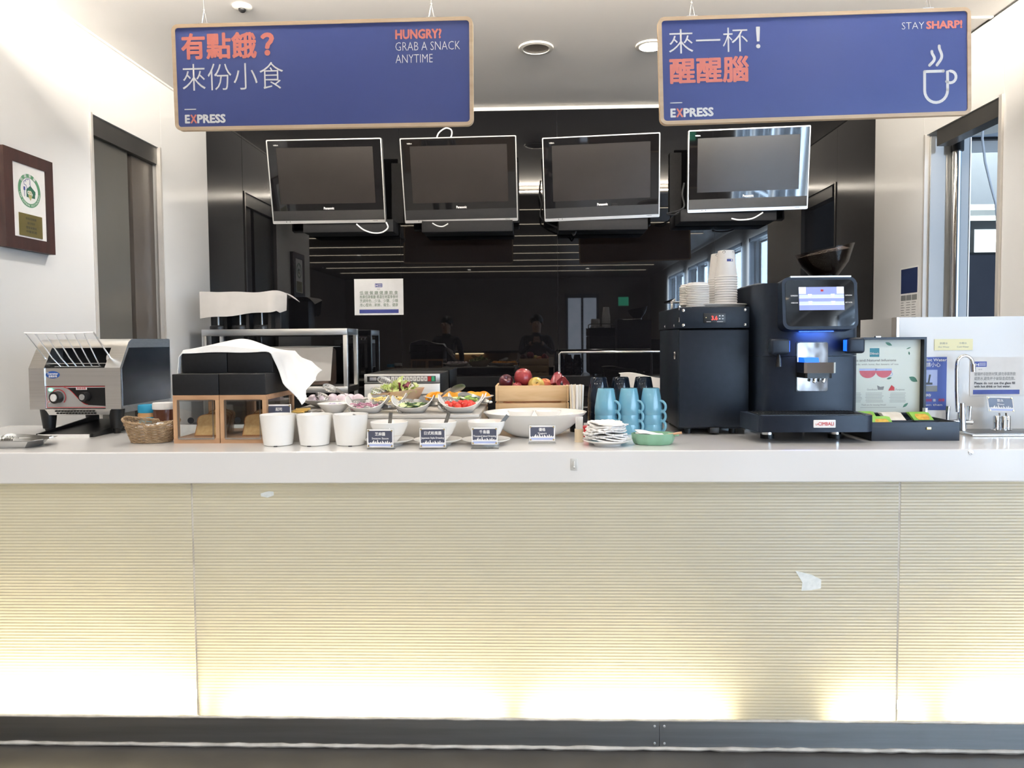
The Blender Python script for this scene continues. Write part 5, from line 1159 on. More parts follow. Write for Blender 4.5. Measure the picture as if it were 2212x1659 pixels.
# green dish
gX = at(1411, 955, 2.52).x
M_GRN = mat('mint_glaze', s2l(140, 184, 156), .2, noise=(5, s2l(128, 174, 146)))
gd = thing('green_dish', 'scalloped mint-green dish with folded napkins', 'dish', (gX, 2.52, ZT))
def flut(x, y, z, a, r): k = 1+.035*math.cos(10*a); return (x*k, y*k, z)
MB().lathe([(0, 0), (.8, 0), (.88, .003), (.97, .018), (1, .038), (.95, .038), (.9, .016), (.78, .006), (0, .006)], 60, (0, 0, 0), .072, .05, flut).build('dish_body', M_GRN, gd)
MB().rbox(.07, .086, -.011, .011, .027, .035, .003).build('lug', M_GRN, gd)
for k in range(2): tag(MB().sheet(lambda u, v: ((u-.5)*.1, (v-.5)*.05, .006*math.sin(4*u+k)+.004*v), 8, 5, .0015).build('folded_napkin', M_PAPER, loc=(gX-.008, 2.52, ZT+.029+.006*k), rot=(.05, .05, .2*k)), 'folded white napkin lying in the green dish', 'napkin', 'napkins in the green dish')
sp = thing('wooden_spoon', 'small wooden spoon sticking out of the green dish', 'spoon', (gX, 2.5, ZT)); MB().tube([(.03, 0, .03), (.06, -.002, .036), (.092, -.004, .041)], [.004, .0036, .0045], 8).build('handle', M_OAK, sp); MB().ball((.026, 0, .029), .012, .008, .004, 12, 6).build('scoop', M_OAK, sp)
a = at(1261, 908, 2.72); rp = thing('red_packet', 'small red packet behind the napkin pile', 'packet', (a.x, 2.72, ZT)); MB().rbox(-.017, .017, -.02, .02, 0, .04, .002).build('body', M_RED, rp); MB().rbox(-.0165, .0165, -.0195, .0195, -.0, .012, .001).build('lower_band', M_PAPER, rp)
# ================================================================== MILK FRIDGE
fx0, fx1, fy = at(1467, 800, 2.75).x, at(1618, 800, 2.75).x, 2.75; fw = fx1-fx0; fz = at(1540, 663, fy).z-ZT
fr = thing('milk_fridge', 'black counter-top milk fridge with a red number display', 'fridge', ((fx0+fx1)/2, fy, ZT)); hd = at(1540, 709, fy).z-ZT
MB().rbox(-fw/2+.004, fw/2-.004, .03, .45, .02, hd-.002, .004).build('cabinet', M_CHAR, fr)
MB().rbox(-fw/2, fw/2, .0, .028, .028, hd-.006, .004).build('door', M_CHAR, fr)
MB().rbox(-fw/2, fw/2, -.004, .45, hd, fz, .003).build('top_unit', M_CHAR, fr)
dx = at(1543, 687, fy).x-fr.location.x; dz = at(1543, 687, fy).z-ZT
MB().rbox(dx-.04, dx+.04, -.007, -.004, dz-.0175, dz+.0175, .001).build('display_frame', M_BLACK, fr)
M_LED = mat('red_led', (1, .06, .04), .4, emit=1.6, ecol=(1, .03, .02), noise=(9, (1, .08, .05)))
text('3.6', .021, M_LED, fr, (dx-.012, -.0078, dz-.007), .01, .022, name='led_digits'); plate('amber_led', dx-.033, dx-.03, dz+.0, dz+.003, -.0075, M_BRASS, fr)
for q in range(4): plate('key_print', dx+.015+.011*(q % 2), dx+.021+.011*(q % 2), dz-.005+.011*(q//2), dz-.001+.011*(q//2), -.0072, M_KEY, fr, .0003)
for a, b in ((-.03, -.014), (.008, .03)): plate('caption_print', dx+a, dx+b, dz-.0145, dz-.0125, -.0072, M_KEY, fr, .0003)
for s in (-1, 1):
    for z in (hd+.012, fz-.012): MB().ball((s*(fw/2-.015), -.004, z), .006, .003, .006, 12, 6).build('screw', M_CHROME, fr)
for y in (.1, .3): MB().ball((-fw/2, y, hd+.012), .003, .006, .006, 10, 6).build('screw', M_CHROME, fr)
MB().rbox(-fw/2-.006, -fw/2+.004, .07, .085, hd-.115, hd-.085, .003).build('side_catch', M_CHROME, fr)
for s in (-1, 1):
    for y in (.06, .38): MB().cyl((s*(fw/2-.045), y, 0), (s*(fw/2-.045), y, .022), .013, 14).build('foot', M_BLACK, fr)
MB().rbox(-.015, .02, -.002, .03, .006, .028, .002).build('hinge', M_BLACK, fr)
for s in (-1, 1): MB().rbox(-fw/2-.002, -fw/2+.004, -.002+.0, .01, fz-.01-.022*(s+1), fz-.0-.022*(s+1)-.01+.016, .001).build('side_clip', M_CHROME, fr)
MB().tube([(-fw/2+.01, .2, fz), (-fw/2+.01, .2, fz+.032), (-fw/2+.02, .2, fz+.038), (-fw/2+.02, .42, fz+.038), (fw/2-.02, .42, fz+.038), (fw/2-.02, .2, fz+.038), (fw/2-.012, .2, fz+.03), (fw/2-.012, .2, fz)], .005, 8).build('gallery_rail', M_CHROME, fr)
# oval tray with lids and cups on the fridge
FZ = ZT+fz
tyc = fy+.12
ctx = at(1543, 655, tyc).x
tyo = thing('serving_tray', 'white tray on top of the milk fridge', 'tray', (ctx, tyc+.02, FZ)); MB().lathe([(0, 0), (.85, 0), (.93, .006), (1, .014), (.985, .016), (.9, .008), (0, .003)], 44, (0, 0, 0), .128, .085).build('tray_body', M_CERAM, tyo)
M_CUP = mat('white_paper_cup', (.84, .83, .82), .5, noise=(12, (.81, .8, .79)))
cupm = MB().lathe([(.0385, 0), (.0418, .0), (.0432, .0018), (.0418, .0045), (.041, .005), (.0302, .1), (.0285, .101), (.0285, .097), (0, .097)], 32); cupm.lathe([(.0385, 0), (.028, .096), (0, .096)], 32); cupm = cupm.mesh('paper_cup', M_CUP, 40)
zt2 = FZ+.0045
def cups(pxc, Y, top_py, n, nm):
    X = at(pxc, 640, Y).x; zt = at(pxc, top_py, Y).z; inc = (zt-zt2-.101)/(n-1)
    for q in range(n):
        t = thing('paper_cup', ('white paper cup nested in the %s stack on the fridge' % nm) if q < n-1 else 'topmost white paper cup of the %s stack on the fridge' % nm, 'cup', (X, Y, zt2+inc*q), .4*q if q < n-1 else 0, 'paper cups in the %s stack' % nm)
        link('cup_body', cupm, t)
        if q == n-1:
            # printed logo wrapped round the cup
            def band(u0, u1, z0, z1, m, name):
                def f(u, v):
                    a = -PI/2+u0+(u1-u0)*u; z = z0+(z1-z0)*v; r = .0413-.0108*(z-.005)/.095+.0004; return (r*math.cos(a), r*math.sin(a), z)
                return MB().grid(f, 8, 2).build(name, m, t)
            band(-.16, .52, .058, .067, M_BLUEINK, 'logo_band'); band(.3, .44, .0595, .0655, M_PAPER, 'logo_mark')
            band(-.1, .3, .0695, .0705, M_GREYINK, 'caption_print')
            def ringm(c, r): return MB().tube([( .0306*math.cos(-PI/2+c+r*math.cos(w)/.03), .0306*math.sin(-PI/2+c+r*math.cos(w)/.03), .094+r*.9*math.sin(w)) for w in [2*PI*k/12 for k in range(12)]], .0008, 5, closed=True).build('cup_symbol', M_INK, t)
            ringm(-.5, .0048); ringm(.75, .004)
cups(1568, fy+.11, 542, 13, 'front'); cups(1553, fy+.185, 549, 13, 'rear')
lidm = MB().lathe([(.0395, 0), (.043, 0), (.0438, .002), (.0425, .005), (.0395, .006), (.038, .0135), (.034, .0145), (.032, .011), (0, .011)], 32); lidm.lathe([(.0395, 0), (.037, .005), (0, .0102)], 32); lidm = lidm.mesh('cup_lid', M_CUP, 40)
def lids(pxc, Y, top_py, n, nm):
    X = at(pxc, 640, Y).x; zt = at(pxc, top_py, Y).z; inc = (zt-zt2-.0145)/(n-1)
    for q in range(n): tag(link('cup_lid', lidm, None, (X, Y, zt2+inc*q), (0, 0, .7*q)), 'white plastic cup lid in the %s stack of lids on the fridge' % nm, 'lid', '%s stack of lids' % nm)
lids(1507, fy+.105, 611, 13, 'front'); lids(1492, fy+.18, 615, 12, 'rear')

# ================================================================== COFFEE MACHINE
M_CHARB = mat('anthracite_body', (.008, .0125, .022), .42, spec=.25, noise=(30, (.01, .015, .026)), bump=(300, .05))
mx0, mx1 = .813, 1.145; mw_ = mx1-mx0; my = 2.66
cm = thing('coffee_machine', 'dark anthracite coffee machine with a lit touch screen and bean hopper', 'coffee machine', ((mx0+mx1)/2, my, ZT))
def cz(py, Y): return at(1750, py, Y).z-ZT
def cx(px_, Y): return at(px_, 800, Y).x-cm.location.x
zb0, zb1 = cz(893, my), cz(612, my+.03)
MB().prism([(-mw_/2, .02), (-mw_/2+.022, .0), (mw_/2-.022, 0), (mw_/2, .022), (mw_/2, .47), (-mw_/2, .47)], 'z', zb0-.03, cz(770, my)).build('lower_body', M_CHARB, cm, smooth=50)
MB().prism([(-mw_/2, .02), (-mw_/2+.022, .0), (mw_/2-.022, 0), (mw_/2, .022), (mw_/2, .47), (-mw_/2, .47)], 'z', cz(769, my), zb1).build('upper_body', M_CHARB, cm, smooth=50)
MB().rbox(-mw_/2+.002, -mw_/2+.07, .14, .4, zb1-.05, zb1+.012, .02).build('cup_warmer_edge', M_CHARB, cm)
# display head
d0x, d1x = cx(1689, my-.05), cx(1851, my-.05); zd0, zd1 = cz(716, my-.05), cz(602, my-.03)
hx, hz_ = (d0x+d1x)/2, (zd0+zd1)/2; dw_, dh_ = d1x-d0x, zd1-zd0
dp = MB(); rr = rounded_rect(dw_, dh_, .028, 6)
rr = [(x*(1 if z < 0 else 1.0), z) for x, z in rounded_rect(dw_, dh_, .026, 6)]
dp.prism(rr, 'y', -.05, .06); dp.xf(Matrix.Translation((hx, 0, hz_)) @ Matrix.Rotation(R(-7), 4, 'X')); disp = dp.build('display_housing', M_CHARB, cm, smooth=50)
DM = Matrix.Translation((hx, 0, hz_)) @ Matrix.Rotation(R(-7), 4, 'X')
MB().prism(rounded_rect(dw_-.022, dh_-.022, .018, 5), 'y', -.0515, -.0505).xf(DM).build('display_glass', M_TVGLOSS, disp, smooth=50)
def scr(name, x0, x1, z0, z1, m, y): return MB().box(x0, x1, y, y+.0004, z0, z1).xf(DM).build(name, m, disp, smooth=0)
swx0, swx1, swz0, swz1 = -.072, .082, -.025, .056
M_SCR = mat('screen_violet', (.2, .23, .45), .3, emit=.28, ecol=(.25, .3, .62), noise=(3, (.18, .21, .42)))
M_SCRB = mat('screen_bright', (.7, .75, 1), .3, emit=.5, ecol=(.72, .78, 1), noise=(3, (.68, .73, 1))); M_SCRM = mat('screen_mid', (.4, .45, .8), .3, emit=.35, ecol=(.45, .5, .9), noise=(3, (.38, .43, .78)))
scr('screen', swx0, swx1, swz0, swz1, M_SCR, -.0525)
for x0, x1 in ((swx0, swx0+.024), (swx1-.024, swx1)): scr('screen_window', x0, x1, swz1-.024, swz1, M_SCRB, -.0529)
for z in (.018, -.006): scr('screen_shelf', swx0, swx1, z, z+.011, M_SCRM, -.0529); scr('screen_shelf_edge', swx0, swx1, z-.0012, z, M_SCRB, -.0531)
for q, (x, z) in enumerate(((-.035, .022), (.043, .022), (-.034, -.003), (.044, -.003))):
    MB().lathe([(0, 0), (.004, 0), (.007, .009), (0, .009)], 12, (x, -.054, z), 1, .05).xf(DM).build('screen_cup', M_SCRB, disp)
    s_ = -1 if x < 0 else 1; xx = swx0-.028 if s_ < 0 else swx1+.004
    o = text(('ESPRESSO', 'CAPPUCCINO', 'AMERICANO', 'HOT WATER')[q], .006, M_PAPER, disp, (0, 0, 0), .03, .024); o.matrix_local = DM @ Matrix.Translation((xx, -.0522, z+.002))
scr('screen_logo', .003, .012, .04, .047, M_RED, -.0531)
MB().box(-dw_/2+.03, dw_/2-.02, -.053, .02, dh_/2-.002, dh_/2+.003).xf(DM).build('head_top_trim', M_STEEL, disp, smooth=0)
# hopper with beans
hcx, hcy = cx(1778, my+.1), .1; hzb = zd1-.002
prof = [(.03, 0), (.034, .0)]
def hop(x, y, z, a, r): return (x, y, z+.02*math.cos(a)*(max(z, 0)/.1)**1.3)
MB().lathe([(.042, 0), (.05, .008), (.085, .05), (.103, .1), (.105, .104), (.101, .104), (.083, .052), (.047, .012), (.04, .004)], 40, (hcx, hcy, hzb+.015), 1, .75, hop).build('hopper', M_GLASSD, cm)
MB().lathe([(.04, 0), (.046, 0), (.046, .016), (.04, .018)], 28, (hcx, hcy, hzb-.004)).build('hopper_collar', M_CHROME, cm)
M_BEANS = mat('coffee_beans', (.006, .003, .002), .5, spec=.12, noise=(300, (.016, .009, .006)), bump=(320, 1.0))
MB().lathe([(0, .004), (.038, .004), (.046, .016), (.078, .052), (.09, .078), (.094, .088), (.06, .096), (0, .098)], 36, (hcx, hcy, hzb+.015), 1, .75, hop).build('bean_fill', M_BEANS, cm)
bm_ = MB(); rnd = random.Random(5)
for k in range(220):
    a = rnd.uniform(0, 2*PI); r = .086*math.sqrt(rnd.random()); bm_.ball((hcx+r*math.cos(a), hcy+.75*r*math.sin(a), hzb+.015+.098-.008*(r/.08)**2+.017*math.cos(a)*(r/.08)), .0055, .0042, .0035, 7, 5)
tag(bm_.build('loose_beans', M_BEANS, cm), kind='stuff')
# mirror niche with the group head
nx0, nx1, nz0, nz1 = cx(1721, my), cx(1784, my), cz(844, my), cz(740, my)
ring_prism(MB(), [(x+(nx0+nx1)/2, z+(nz0+nz1)/2) for x, z in rounded_rect(nx1-nx0+.006, nz1-nz0+.006, .006, 3)], [(x+(nx0+nx1)/2, z+(nz0+nz1)/2) for x, z in rounded_rect(nx1-nx0-.002, nz1-nz0-.002, .005, 3)], -.003, .001).build('niche_rim', M_BLACK, cm)
MB().prism([(x+(nx0+nx1)/2, z+(nz0+nz1)/2) for x, z in rounded_rect(nx1-nx0, nz1-nz0, .005, 3)], 'y', -.0016, -.0004).xf(Matrix(((1, 0, 0, 0), (-.15, 1, 0, .15*nx0), (0, 0, 1, 0), (0, 0, 0, 1)))).build('mirror_plate', mat('polished_niche', (.6, .64, .68), .09, 1, noise=(14, (.5, .54, .58)), bump=(9, .6)), cm)
gz0, gz1 = cz(806, my-.07), cz(783, my-.07); gx0, gx1 = cx(1732, my-.06), cx(1802, my-.06)
MB().prism([(gx0, -.002), (gx0+.004, -.07), (gx0+.012, -.076), (gx1-.012, -.087), (gx1, -.072), (gx1-.002, -.002)], 'z', gz0, gz1).build('group_head', M_CHROME, cm, smooth=0)
MB().prism([(gx0+.004, -.002), (gx0+.01, -.064), (gx0+.016, -.07), (gx1-.02, -.07), (gx1-.008, -.06), (gx1-.01, -.002)], 'z', gz0-.018, gz0).build('group_base', M_BLACK, cm, smooth=0)
M_BLUEGLOW = mat('blue_light_cap', (.02, .12, .7), .25, emit=.7, ecol=(.01, .12, 1), noise=(9, (.02, .1, .66)))
MB().prism([(gz1, -.06), (gz1+.016, -.05), (gz1+.016, -.01), (gz1, -.004)], 'x', 0, .05).xf(Matrix(((1, 0, 0, gx0+.01), (0, 0, 1, 0), (0, 1, 0, 0), (0, 0, 0, 1)))).build('blue_light_cap', M_BLUEGLOW, cm, smooth=0)
for px_ in (1762, 1782): MB().tube([(cx(px_, my-.06), -.05, gz0-.012), (cx(px_, my-.06), -.052, gz0-.026), (cx(px_, my-.06)-.003, -.054, gz0-.034)], [.006, .0065, .005], 10).build('spout', M_CHROME, cm)
bl_ = MB().box(hx-.06, hx+.06, -.02, -.014, zd0-.001, zd0+.006).build('blue_light_bar', M_BLUEGLOW, cm, smooth=0)
bl2 = area_light('blue_bar_lamp', (hx, -.027, zd0-.006), (R(25), 0, 0), .12, .01, .22, (.05, .2, 1)); bl2.parent = cm
# side knobs
for k, (a, b, zc_) in enumerate(((1664, 1706, 748), (1830, 1868, 747))):
    x0, x1 = cx(a, my-.05), cx(b, my-.05); z0 = cz(zc_+17, my-.05); z1 = cz(zc_-17, my-.05)
    kn = MB().rbox(x0, x1, -.055, -.012, z0, z1, .01, 3).build('side_knob', M_CHARB, cm); MB().cyl(((x0+x1)/2-.006, -.012, (z0+z1)/2), ((x0+x1)/2-.006, .004, (z0+z1)/2), .016, 18).build('knob_stem', M_BLACK, kn)
    xx = x1-.001 if k == 0 else x0-.001; MB().rbox(xx-.001, xx+.003, -.045, -.018, z0+.008, z1-.008, .001).build('blue_edge', M_BLUEGLOW, kn)
sx0 = cx(1684, my-.04)
MB().tube([(sx0, -.03, cz(765, my-.04)), (sx0, -.03, cz(775, my-.04)), (sx0, -.032, cz(792, my-.04))], [.005, .008, .0105], 14).build('steam_spout', M_BLACK, cm)
# drip tray, badge, feet
t0, t1 = .728-cm.location.x, 1.134-cm.location.x; tz0, tz1 = .04, .098; tz1 = cz(897, 2.52)
MB().prism([(t0, .0), (t0+.02, -.14), (t0+.035, -.158), (t1-.03, -.16), (t1-.005, -.145), (t1, -.13), (t1, .0), (mw_/2-.004, .1), (-mw_/2, .1), (-mw_/2, .02)], 'z', tz0, tz1).build('drip_tray', M_CHARB, cm, smooth=50)
gr = MB()
for k in range(30): x = t0+.03+k*(t1-t0-.06)/29; gr.box(x-.002, x+.002, -.145, -.005, tz1, tz1+.003)
gr.box(t0+.03, t1-.03, -.148, -.144, tz1, tz1+.003).box(t0+.03, t1-.03, -.08, -.076, tz1, tz1+.003); gr.build('drip_grid', M_BLACK, cm, smooth=0)
bx0, bx1 = at(1757, 915, 2.5).x-cm.location.x, at(1805, 915, 2.5).x-cm.location.x; bz0, bz1 = at(1780, 924, 2.5).z-ZT, at(1780, 907, 2.5).z-ZT
MB().rbox(bx0, bx1, -.1625, -.158, bz0, bz1, .002).build('badge', M_PAPER, cm); o = text('LA', .009, M_RED, cm, (bx0+.006, -.1632, bz0+.009), .02, .009); text('CIMBALI', .016, M_RED, cm, (bx0+.015, -.1632, bz0+.008), .02, bx1-bx0-.022)
for px_ in (1660, 1807):
    for y in (0, .36): 
        X = at(px_, 945, 2.645).x-cm.location.x
        MB().lathe([(0, 0), (.024, 0), (.024, .014), (.0, .014)], 20, (X, -.0+y, 0)).build('rubber_foot', M_BLACK, cm); MB().lathe([(0, .014), (.021, .014), (.021, tz0+.001), (0, tz0+.001)], 20, (X, y, 0)).build('foot', M_CHROME, cm)
MB().box(-mw_/2, mw_/2-.01, .1, .46, tz0, zb0-.028).build('base_frame', M_BLACK, cm, smooth=0)

# ================================================================== TEA BOX
bx0, bx1, by = 1.152, at(2073, 930, 2.57).x, 2.57; bw = bx1-bx0; bhh = at(1975, 912, by).z-ZT; bd = .25
tb = thing('tea_box', 'open dark tea box with a printed poster inside its lid', 'tea box', ((bx0+bx1)/2, by, ZT)); M_TBOX = mat('dark_blue_box', (.011, .015, .024), .5, spec=.4, noise=(30, (.014, .018, .028)))
MB().rbox(-bw/2, bw/2, 0, .008, 0, bhh, .001).build('front_board', M_TBOX, tb); MB().rbox(-bw/2, bw/2, bd-.008, bd, 0, bhh, .001).build('back_board', M_TBOX, tb)
for s in (-1, 1): MB().rbox(min(s*bw/2, s*(bw/2-.008)), max(s*bw/2, s*(bw/2-.008)), .008, bd-.008, 0, bhh, .001).build('side_board', M_TBOX, tb)
MB().box(-bw/2+.008, bw/2-.008, .008, bd-.008, .0, .006).build('base_board', M_TBOX, tb, smooth=0)
for k in range(1, 3): MB().box(-bw/2+bw*k/3-.002, -bw/2+bw*k/3+.002, .008, bd-.008, .006, bhh-.006).build('divider', M_TBOX, tb, smooth=0)
MB().box(-bw/2+.008, bw/2-.008, bd*.45, bd*.45+.004, .006, bhh-.006).build('divider', M_TBOX, tb, smooth=0)
MB().rbox(.035, .051, -.004, 0, bhh-.026, bhh-.017, .001).build('latch', M_BRASS, tb); MB().box(-bw/2, bw/2, -.0008, 0, bhh-.0165, bhh-.0155).build('seam', M_BLACK, tb, smooth=0)
lz1 = at(1975, 728, by+bd).z-ZT
ld = MB().rbox(-bw/2, bw/2, bd+.0, bd+.006, bhh-.002, lz1, .001).build('lid', M_TBOX, tb)
ring_prism(MB(), [(-bw/2, bhh), (bw/2, bhh), (bw/2, lz1), (-bw/2, lz1)], [(-bw/2+.009, bhh+.009), (bw/2-.009, bhh+.009), (bw/2-.009, lz1-.009), (-bw/2+.009, lz1-.009)], bd-.028, bd-.0002).build('lid_rim', M_TBOX, ld, smooth=0)
M_POST = mat('poster_pale_green', s2l(226, 232, 224), .5, noise=(4, s2l(220, 227, 220)))
MB().box(-bw/2+.0095, bw/2-.0095, bd-.002, bd-.0004, bhh+.0095, lz1-.0095).build('poster', M_POST, ld, smooth=0)
yq = bd-.0024; bxc = tb.location.x
def pq(px_, py_): p = at(px_, py_, by+bd); return (p.x-bxc, p.z-ZT)
a, b = pq(1878, 771), pq(1899, 752); plate('brand_square', a[0], b[0], a[1], b[1], yq, mat('teal_print', s2l(40, 118, 130), .5, noise=(9, s2l(36, 110, 122))), ld, .0002); text('Dilmah', .011, M_PAPER, ld, (a[0]+.001, yq-.0006, a[1]+.009), .03, b[0]-a[0]-.003)
def pt(s, px0, px1, py, size, m=M_GREYINK, bold=0): a, b = pq(px0, py), pq(px1, py); text(s, size, m, ld, (a[0], yq-.0003, a[1]), bold, b[0]-a[0])
pt('Fine Tea and Natural Infusions', 1822, 1935, 781, .0125, M_GREYINK, .01); pt('lovingly made with love, for lovers of tea', 1818, 1940, 789, .009)
M_TEA = mat('tea_red_print', s2l(196, 82, 88), .4, noise=(20, s2l(176, 60, 70)))
for c_, k_ in (((1874, 803), 1), ((1908, 803), .95)):
    c = pq(*c_); r = .031*k_; poly(ld, 'cup_print', [(c[0]+r*math.cos(R(180+12*q))*1.0, c[1]+.004+r*.9*math.sin(R(180+12*q))) for q in range(16)], M_TEA, yq-.0004-.0002*(k_ < 1)); poly(ld, 'cup_rim_print', [(c[0]-r, c[1]+.004), (c[0]+r, c[1]+.004), (c[0]+r*1.04, c[1]+.012), (c[0]-r*1.04, c[1]+.012)], M_LAV, yq-.0004)
disc(ld, 'handle_print', (pq(1923, 808)), .008, M_LAV, yq-.0005, .0055, 20)
M_LEAFP = mat('leaf_print', s2l(58, 110, 84), .5, noise=(30, s2l(48, 96, 72)))
for (px_, py_, L, W_, an) in ((1919, 743, .028, .011, -25), (1962, 752, .02, .004, 20), (1963, 763, .014, .006, -80), (1972, 819, .036, .018, -30), (1955, 875, .026, .009, 40), (1920, 817, .02, .007, 15)):
    c = pq(px_, py_); q_ = []
    for k in range(17):
        u = k/8 if k <= 8 else (16-k)/8; s = 1 if k <= 8 else -1; x = (u-.5)*L; z = s*W_*.5*math.sin(PI*u); q_.append((c[0]+x*math.cos(R(an))-z*math.sin(R(an)), c[1]+x*math.sin(R(an))+z*math.cos(R(an))))
    q_ = [(min(x, bw/2-.0098), z) for x, z in q_]; poly(ld, 'leaf_print', q_[:-1], M_LEAFP, yq-.0006)
pt('Goodness', 1872, 1894, 843, .009); pt('Purpose', 1934, 1953, 843, .009)
c = pq(1902, 838); poly(ld, 'teapot_print', [(c[0]-.011, c[1]-.007), (c[0]+.009, c[1]-.007), (c[0]+.012, c[1]+.006), (c[0]-.002, c[1]+.004), (c[0]-.014, c[1]+.01)], M_GREYINK, yq-.0004); c = pq(1925, 839); poly(ld, 'house_print', [(c[0]-.012, c[1]-.008), (c[0]+.011, c[1]-.008), (c[0]+.011, c[1]+.004), (c[0], c[1]+.013)], M_RED, yq-.0004)
for q in range(7):
    for x0, x1 in ((1868, 1908), (1920, 1957), (1830, 1862)): a, b = pq(x0+random.uniform(0, 3), 849+q*3.2), pq(x1-random.uniform(0, 4), 849+q*3.2); plate('print_line', a[0], b[0], a[1]-.0006, a[1]+.0006, yq, M_GREYINK, ld, .0002)
pt('Thank you for enjoying Dilmah!', 1860, 1913, 876, .008); a, b = pq(1858, 880), pq(1935, 880); plate('rule', a[0], b[0], a[1]-.0005, a[1]+.0005, yq, M_GREYINK, ld, .0002)
cz_ = pq(1893, 727); MB().box(cz_[0]-.008, cz_[0]+.01, bd-.015, bd+.0, lz1, lz1+.004).build('lid_catch', M_CHROME, ld, smooth=0)
MB().rbox(bw/2-.014, bw/2-.004, bd-.05, bd-.03, bhh, bhh+.03, .002).build('lid_stay', M_CHROME, tb)
M_TGRN = mat('green_yellow_sachet', s2l(136, 196, 70), .4, noise=(45, s2l(240, 190, 60))); M_TWHT = mat('cream_sachet', s2l(238, 228, 212), .45, noise=(30, s2l(250, 244, 234)))
tbm = lambda m: MB().sheet(lambda u, v: ((u-.5)*.07, (v-.5)*.06, .003*math.sin(PI*u)*math.sin(PI*v)), 6, 5, .003).mesh('tea_sachet', m)
M_TYEL = mat('yellow_sachet_print', s2l(232, 196, 78), .4, noise=(60, s2l(206, 150, 52)))
TG = MB().mat(0).sheet(lambda u, v: ((u-.5)*.07, (v-.5)*.06, .003*math.sin(PI*u)*math.sin(PI*v)), 6, 5, .003)
TG.mat(1).sheet(lambda u, v: ((u-.5)*.048*(1-.25*(2*v-1)**2), (v-.55)*.036, .0026+.0012*math.sin(PI*u)*math.sin(PI*v)), 6, 5, .0008)
TG = TG.mesh('tea_sachet', [mat('green_sachet', s2l(128, 190, 70), .4, noise=(30, s2l(150, 204, 90))), M_TYEL]); TW = tbm(M_TWHT)
def sach(me, px_, py_, Y, rx, rz, label, grp):
    p = at(px_, py_, Y); tag(link('tea_sachet', me, None, (p.x, Y, p.z), (rx, 0, rz)), label, 'tea bag', grp)
def fill(xi, yi, me, label, grp, n, lean, top):
    x = tb.location.x-bw/2+bw*(xi+.5)/3; y0 = by+(.03 if yi == 0 else bd*.45+.04)
    for k in range(n): tag(link('tea_sachet', me, None, (x, y0+.008*k, ZT+top), (R(lean), 0, .04*k)), label, 'tea bag', grp)
fill(0, 0, TG, 'green and yellow tea sachet in the front left compartment', 'front left sachets', 3, 38, .06); fill(2, 1, TG, 'green and yellow tea sachet in the rear right compartment', 'rear right sachets', 3, 30, .066)
fill(0, 1, TG, 'green and yellow tea sachet in the rear left compartment', 'rear left sachets', 3, 32, .068); fill(1, 1, TW, 'cream tea sachet in the rear middle compartment', 'rear middle sachets', 4, 28, .066)
fill(1, 0, TW, 'cream tea sachet low in the front middle compartment', 'front middle sachets', 2, 15, .036); fill(2, 0, TW, 'cream tea sachet low in the front right compartment', 'front right sachets', 2, 15, .036)

# ================================================================== SINK CORNER
sk_ = thing('sink_drainer', 'shallow steel drainer set into the right end of the worktop', 'sink', (2.05, 2.755, ZT))
MB().rbox(-.5, .28, -.085, .085, 0, .008, .003).build('rim', M_STEEL, sk_); MB().rbox(-.48, .26, -.07, .07, .008, .0095, .0005).build('basin', M_STEELD, sk_)
tpx = at(2076, 938, 2.79).x
fa = thing('tap', 'tall chrome gooseneck tap with two levers', 'tap', (tpx, 2.79, ZT)); 
def tp(px_, py_): p = at(px_, py_, 2.79); return Vector((p.x-tpx, 0, p.z-ZT))
MB().lathe([(0, 0), (.02, 0), (.019, .01), (.017, .03), (.011, .11), (.0, .112)], 24, (0, 0, .0)).build('body', M_CHROME, fa)
neck = [tp(2068, 890), tp(2066.5, 840), tp(2066.5, 800)] ; c = tp(2084, 786); rx = (tp(2101, 786)-c).x; 
neck += [c+Vector((-rx*math.cos(R(15*k)), 0, rx*1.05*math.sin(R(15*k)))) for k in range(1, 12)] + [tp(2102, 792)]
MB().tube(neck, .0062, 12).build('neck', M_CHROME, fa); MB().cyl(tuple(tp(2101.5, 786)), tuple(tp(2102.5, 803)), .0085, 14).build('nozzle', M_CHROME, fa)
for px_, s in ((2044, -1), (2091, 1)):
    a = tp(px_, 911); MB().cyl((0, 0, a.z), (a.x+s*.012, -.006, a.z), .0095, 14).build('valve_arm', M_CHROME, fa); MB().cyl((a.x, -.006, a.z), (a.x+.002, -.006, tp(px_, 877).z), .005, 12, .0085).build('lever', M_CHROME, fa)
MB().lathe([(0, 0), (.027, 0), (.027, .004), (0, .004)], 24).build('flange', M_CHROME, fa)
YPt = 2.861
def psheet(name, label, cat, x0, y0, x1, y1, m, ox=0):
    a, b = at(x0, y1, YPt), at(x1, y0, YPt); W, H = b.x-a.x, b.z-a.z
    t = thing(name, label, cat, (a.x+W/2, YPt-.0005, a.z)); MB().box(-W/2, W/2, -.0014, 0, 0, H).build('sheet', m, t, smooth=0); return t, W, H
M_YLAB = mat('pale_yellow_label', s2l(240, 232, 186), .4, noise=(6, s2l(236, 226, 172)))
t, W, H = psheet('water_label', 'pale yellow label reading Hot Water and Cold Water', 'label', 2018, 732, 2101, 757, M_YLAB)
text('熱開水', .0085, M_GREYINK, t, (-W*.26, -.0018, H*.55), 0, .03, 'CENTER'); text('Hot Water', .0085, M_GREYINK, t, (-W*.26, -.0018, H*.24), 0, .041, 'CENTER'); text('冷開水', .0085, M_GREYINK, t, (W*.24, -.0018, H*.55), 0, .03, 'CENTER'); text('Cold Water', .0085, M_GREYINK, t, (W*.24, -.0018, H*.24), 0, .044, 'CENTER')
t, W, H = psheet('glass_notice', 'white notice about glasses and hot drinks behind the tap', 'notice', 2094, 771, 2210, 855, M_PAPER)
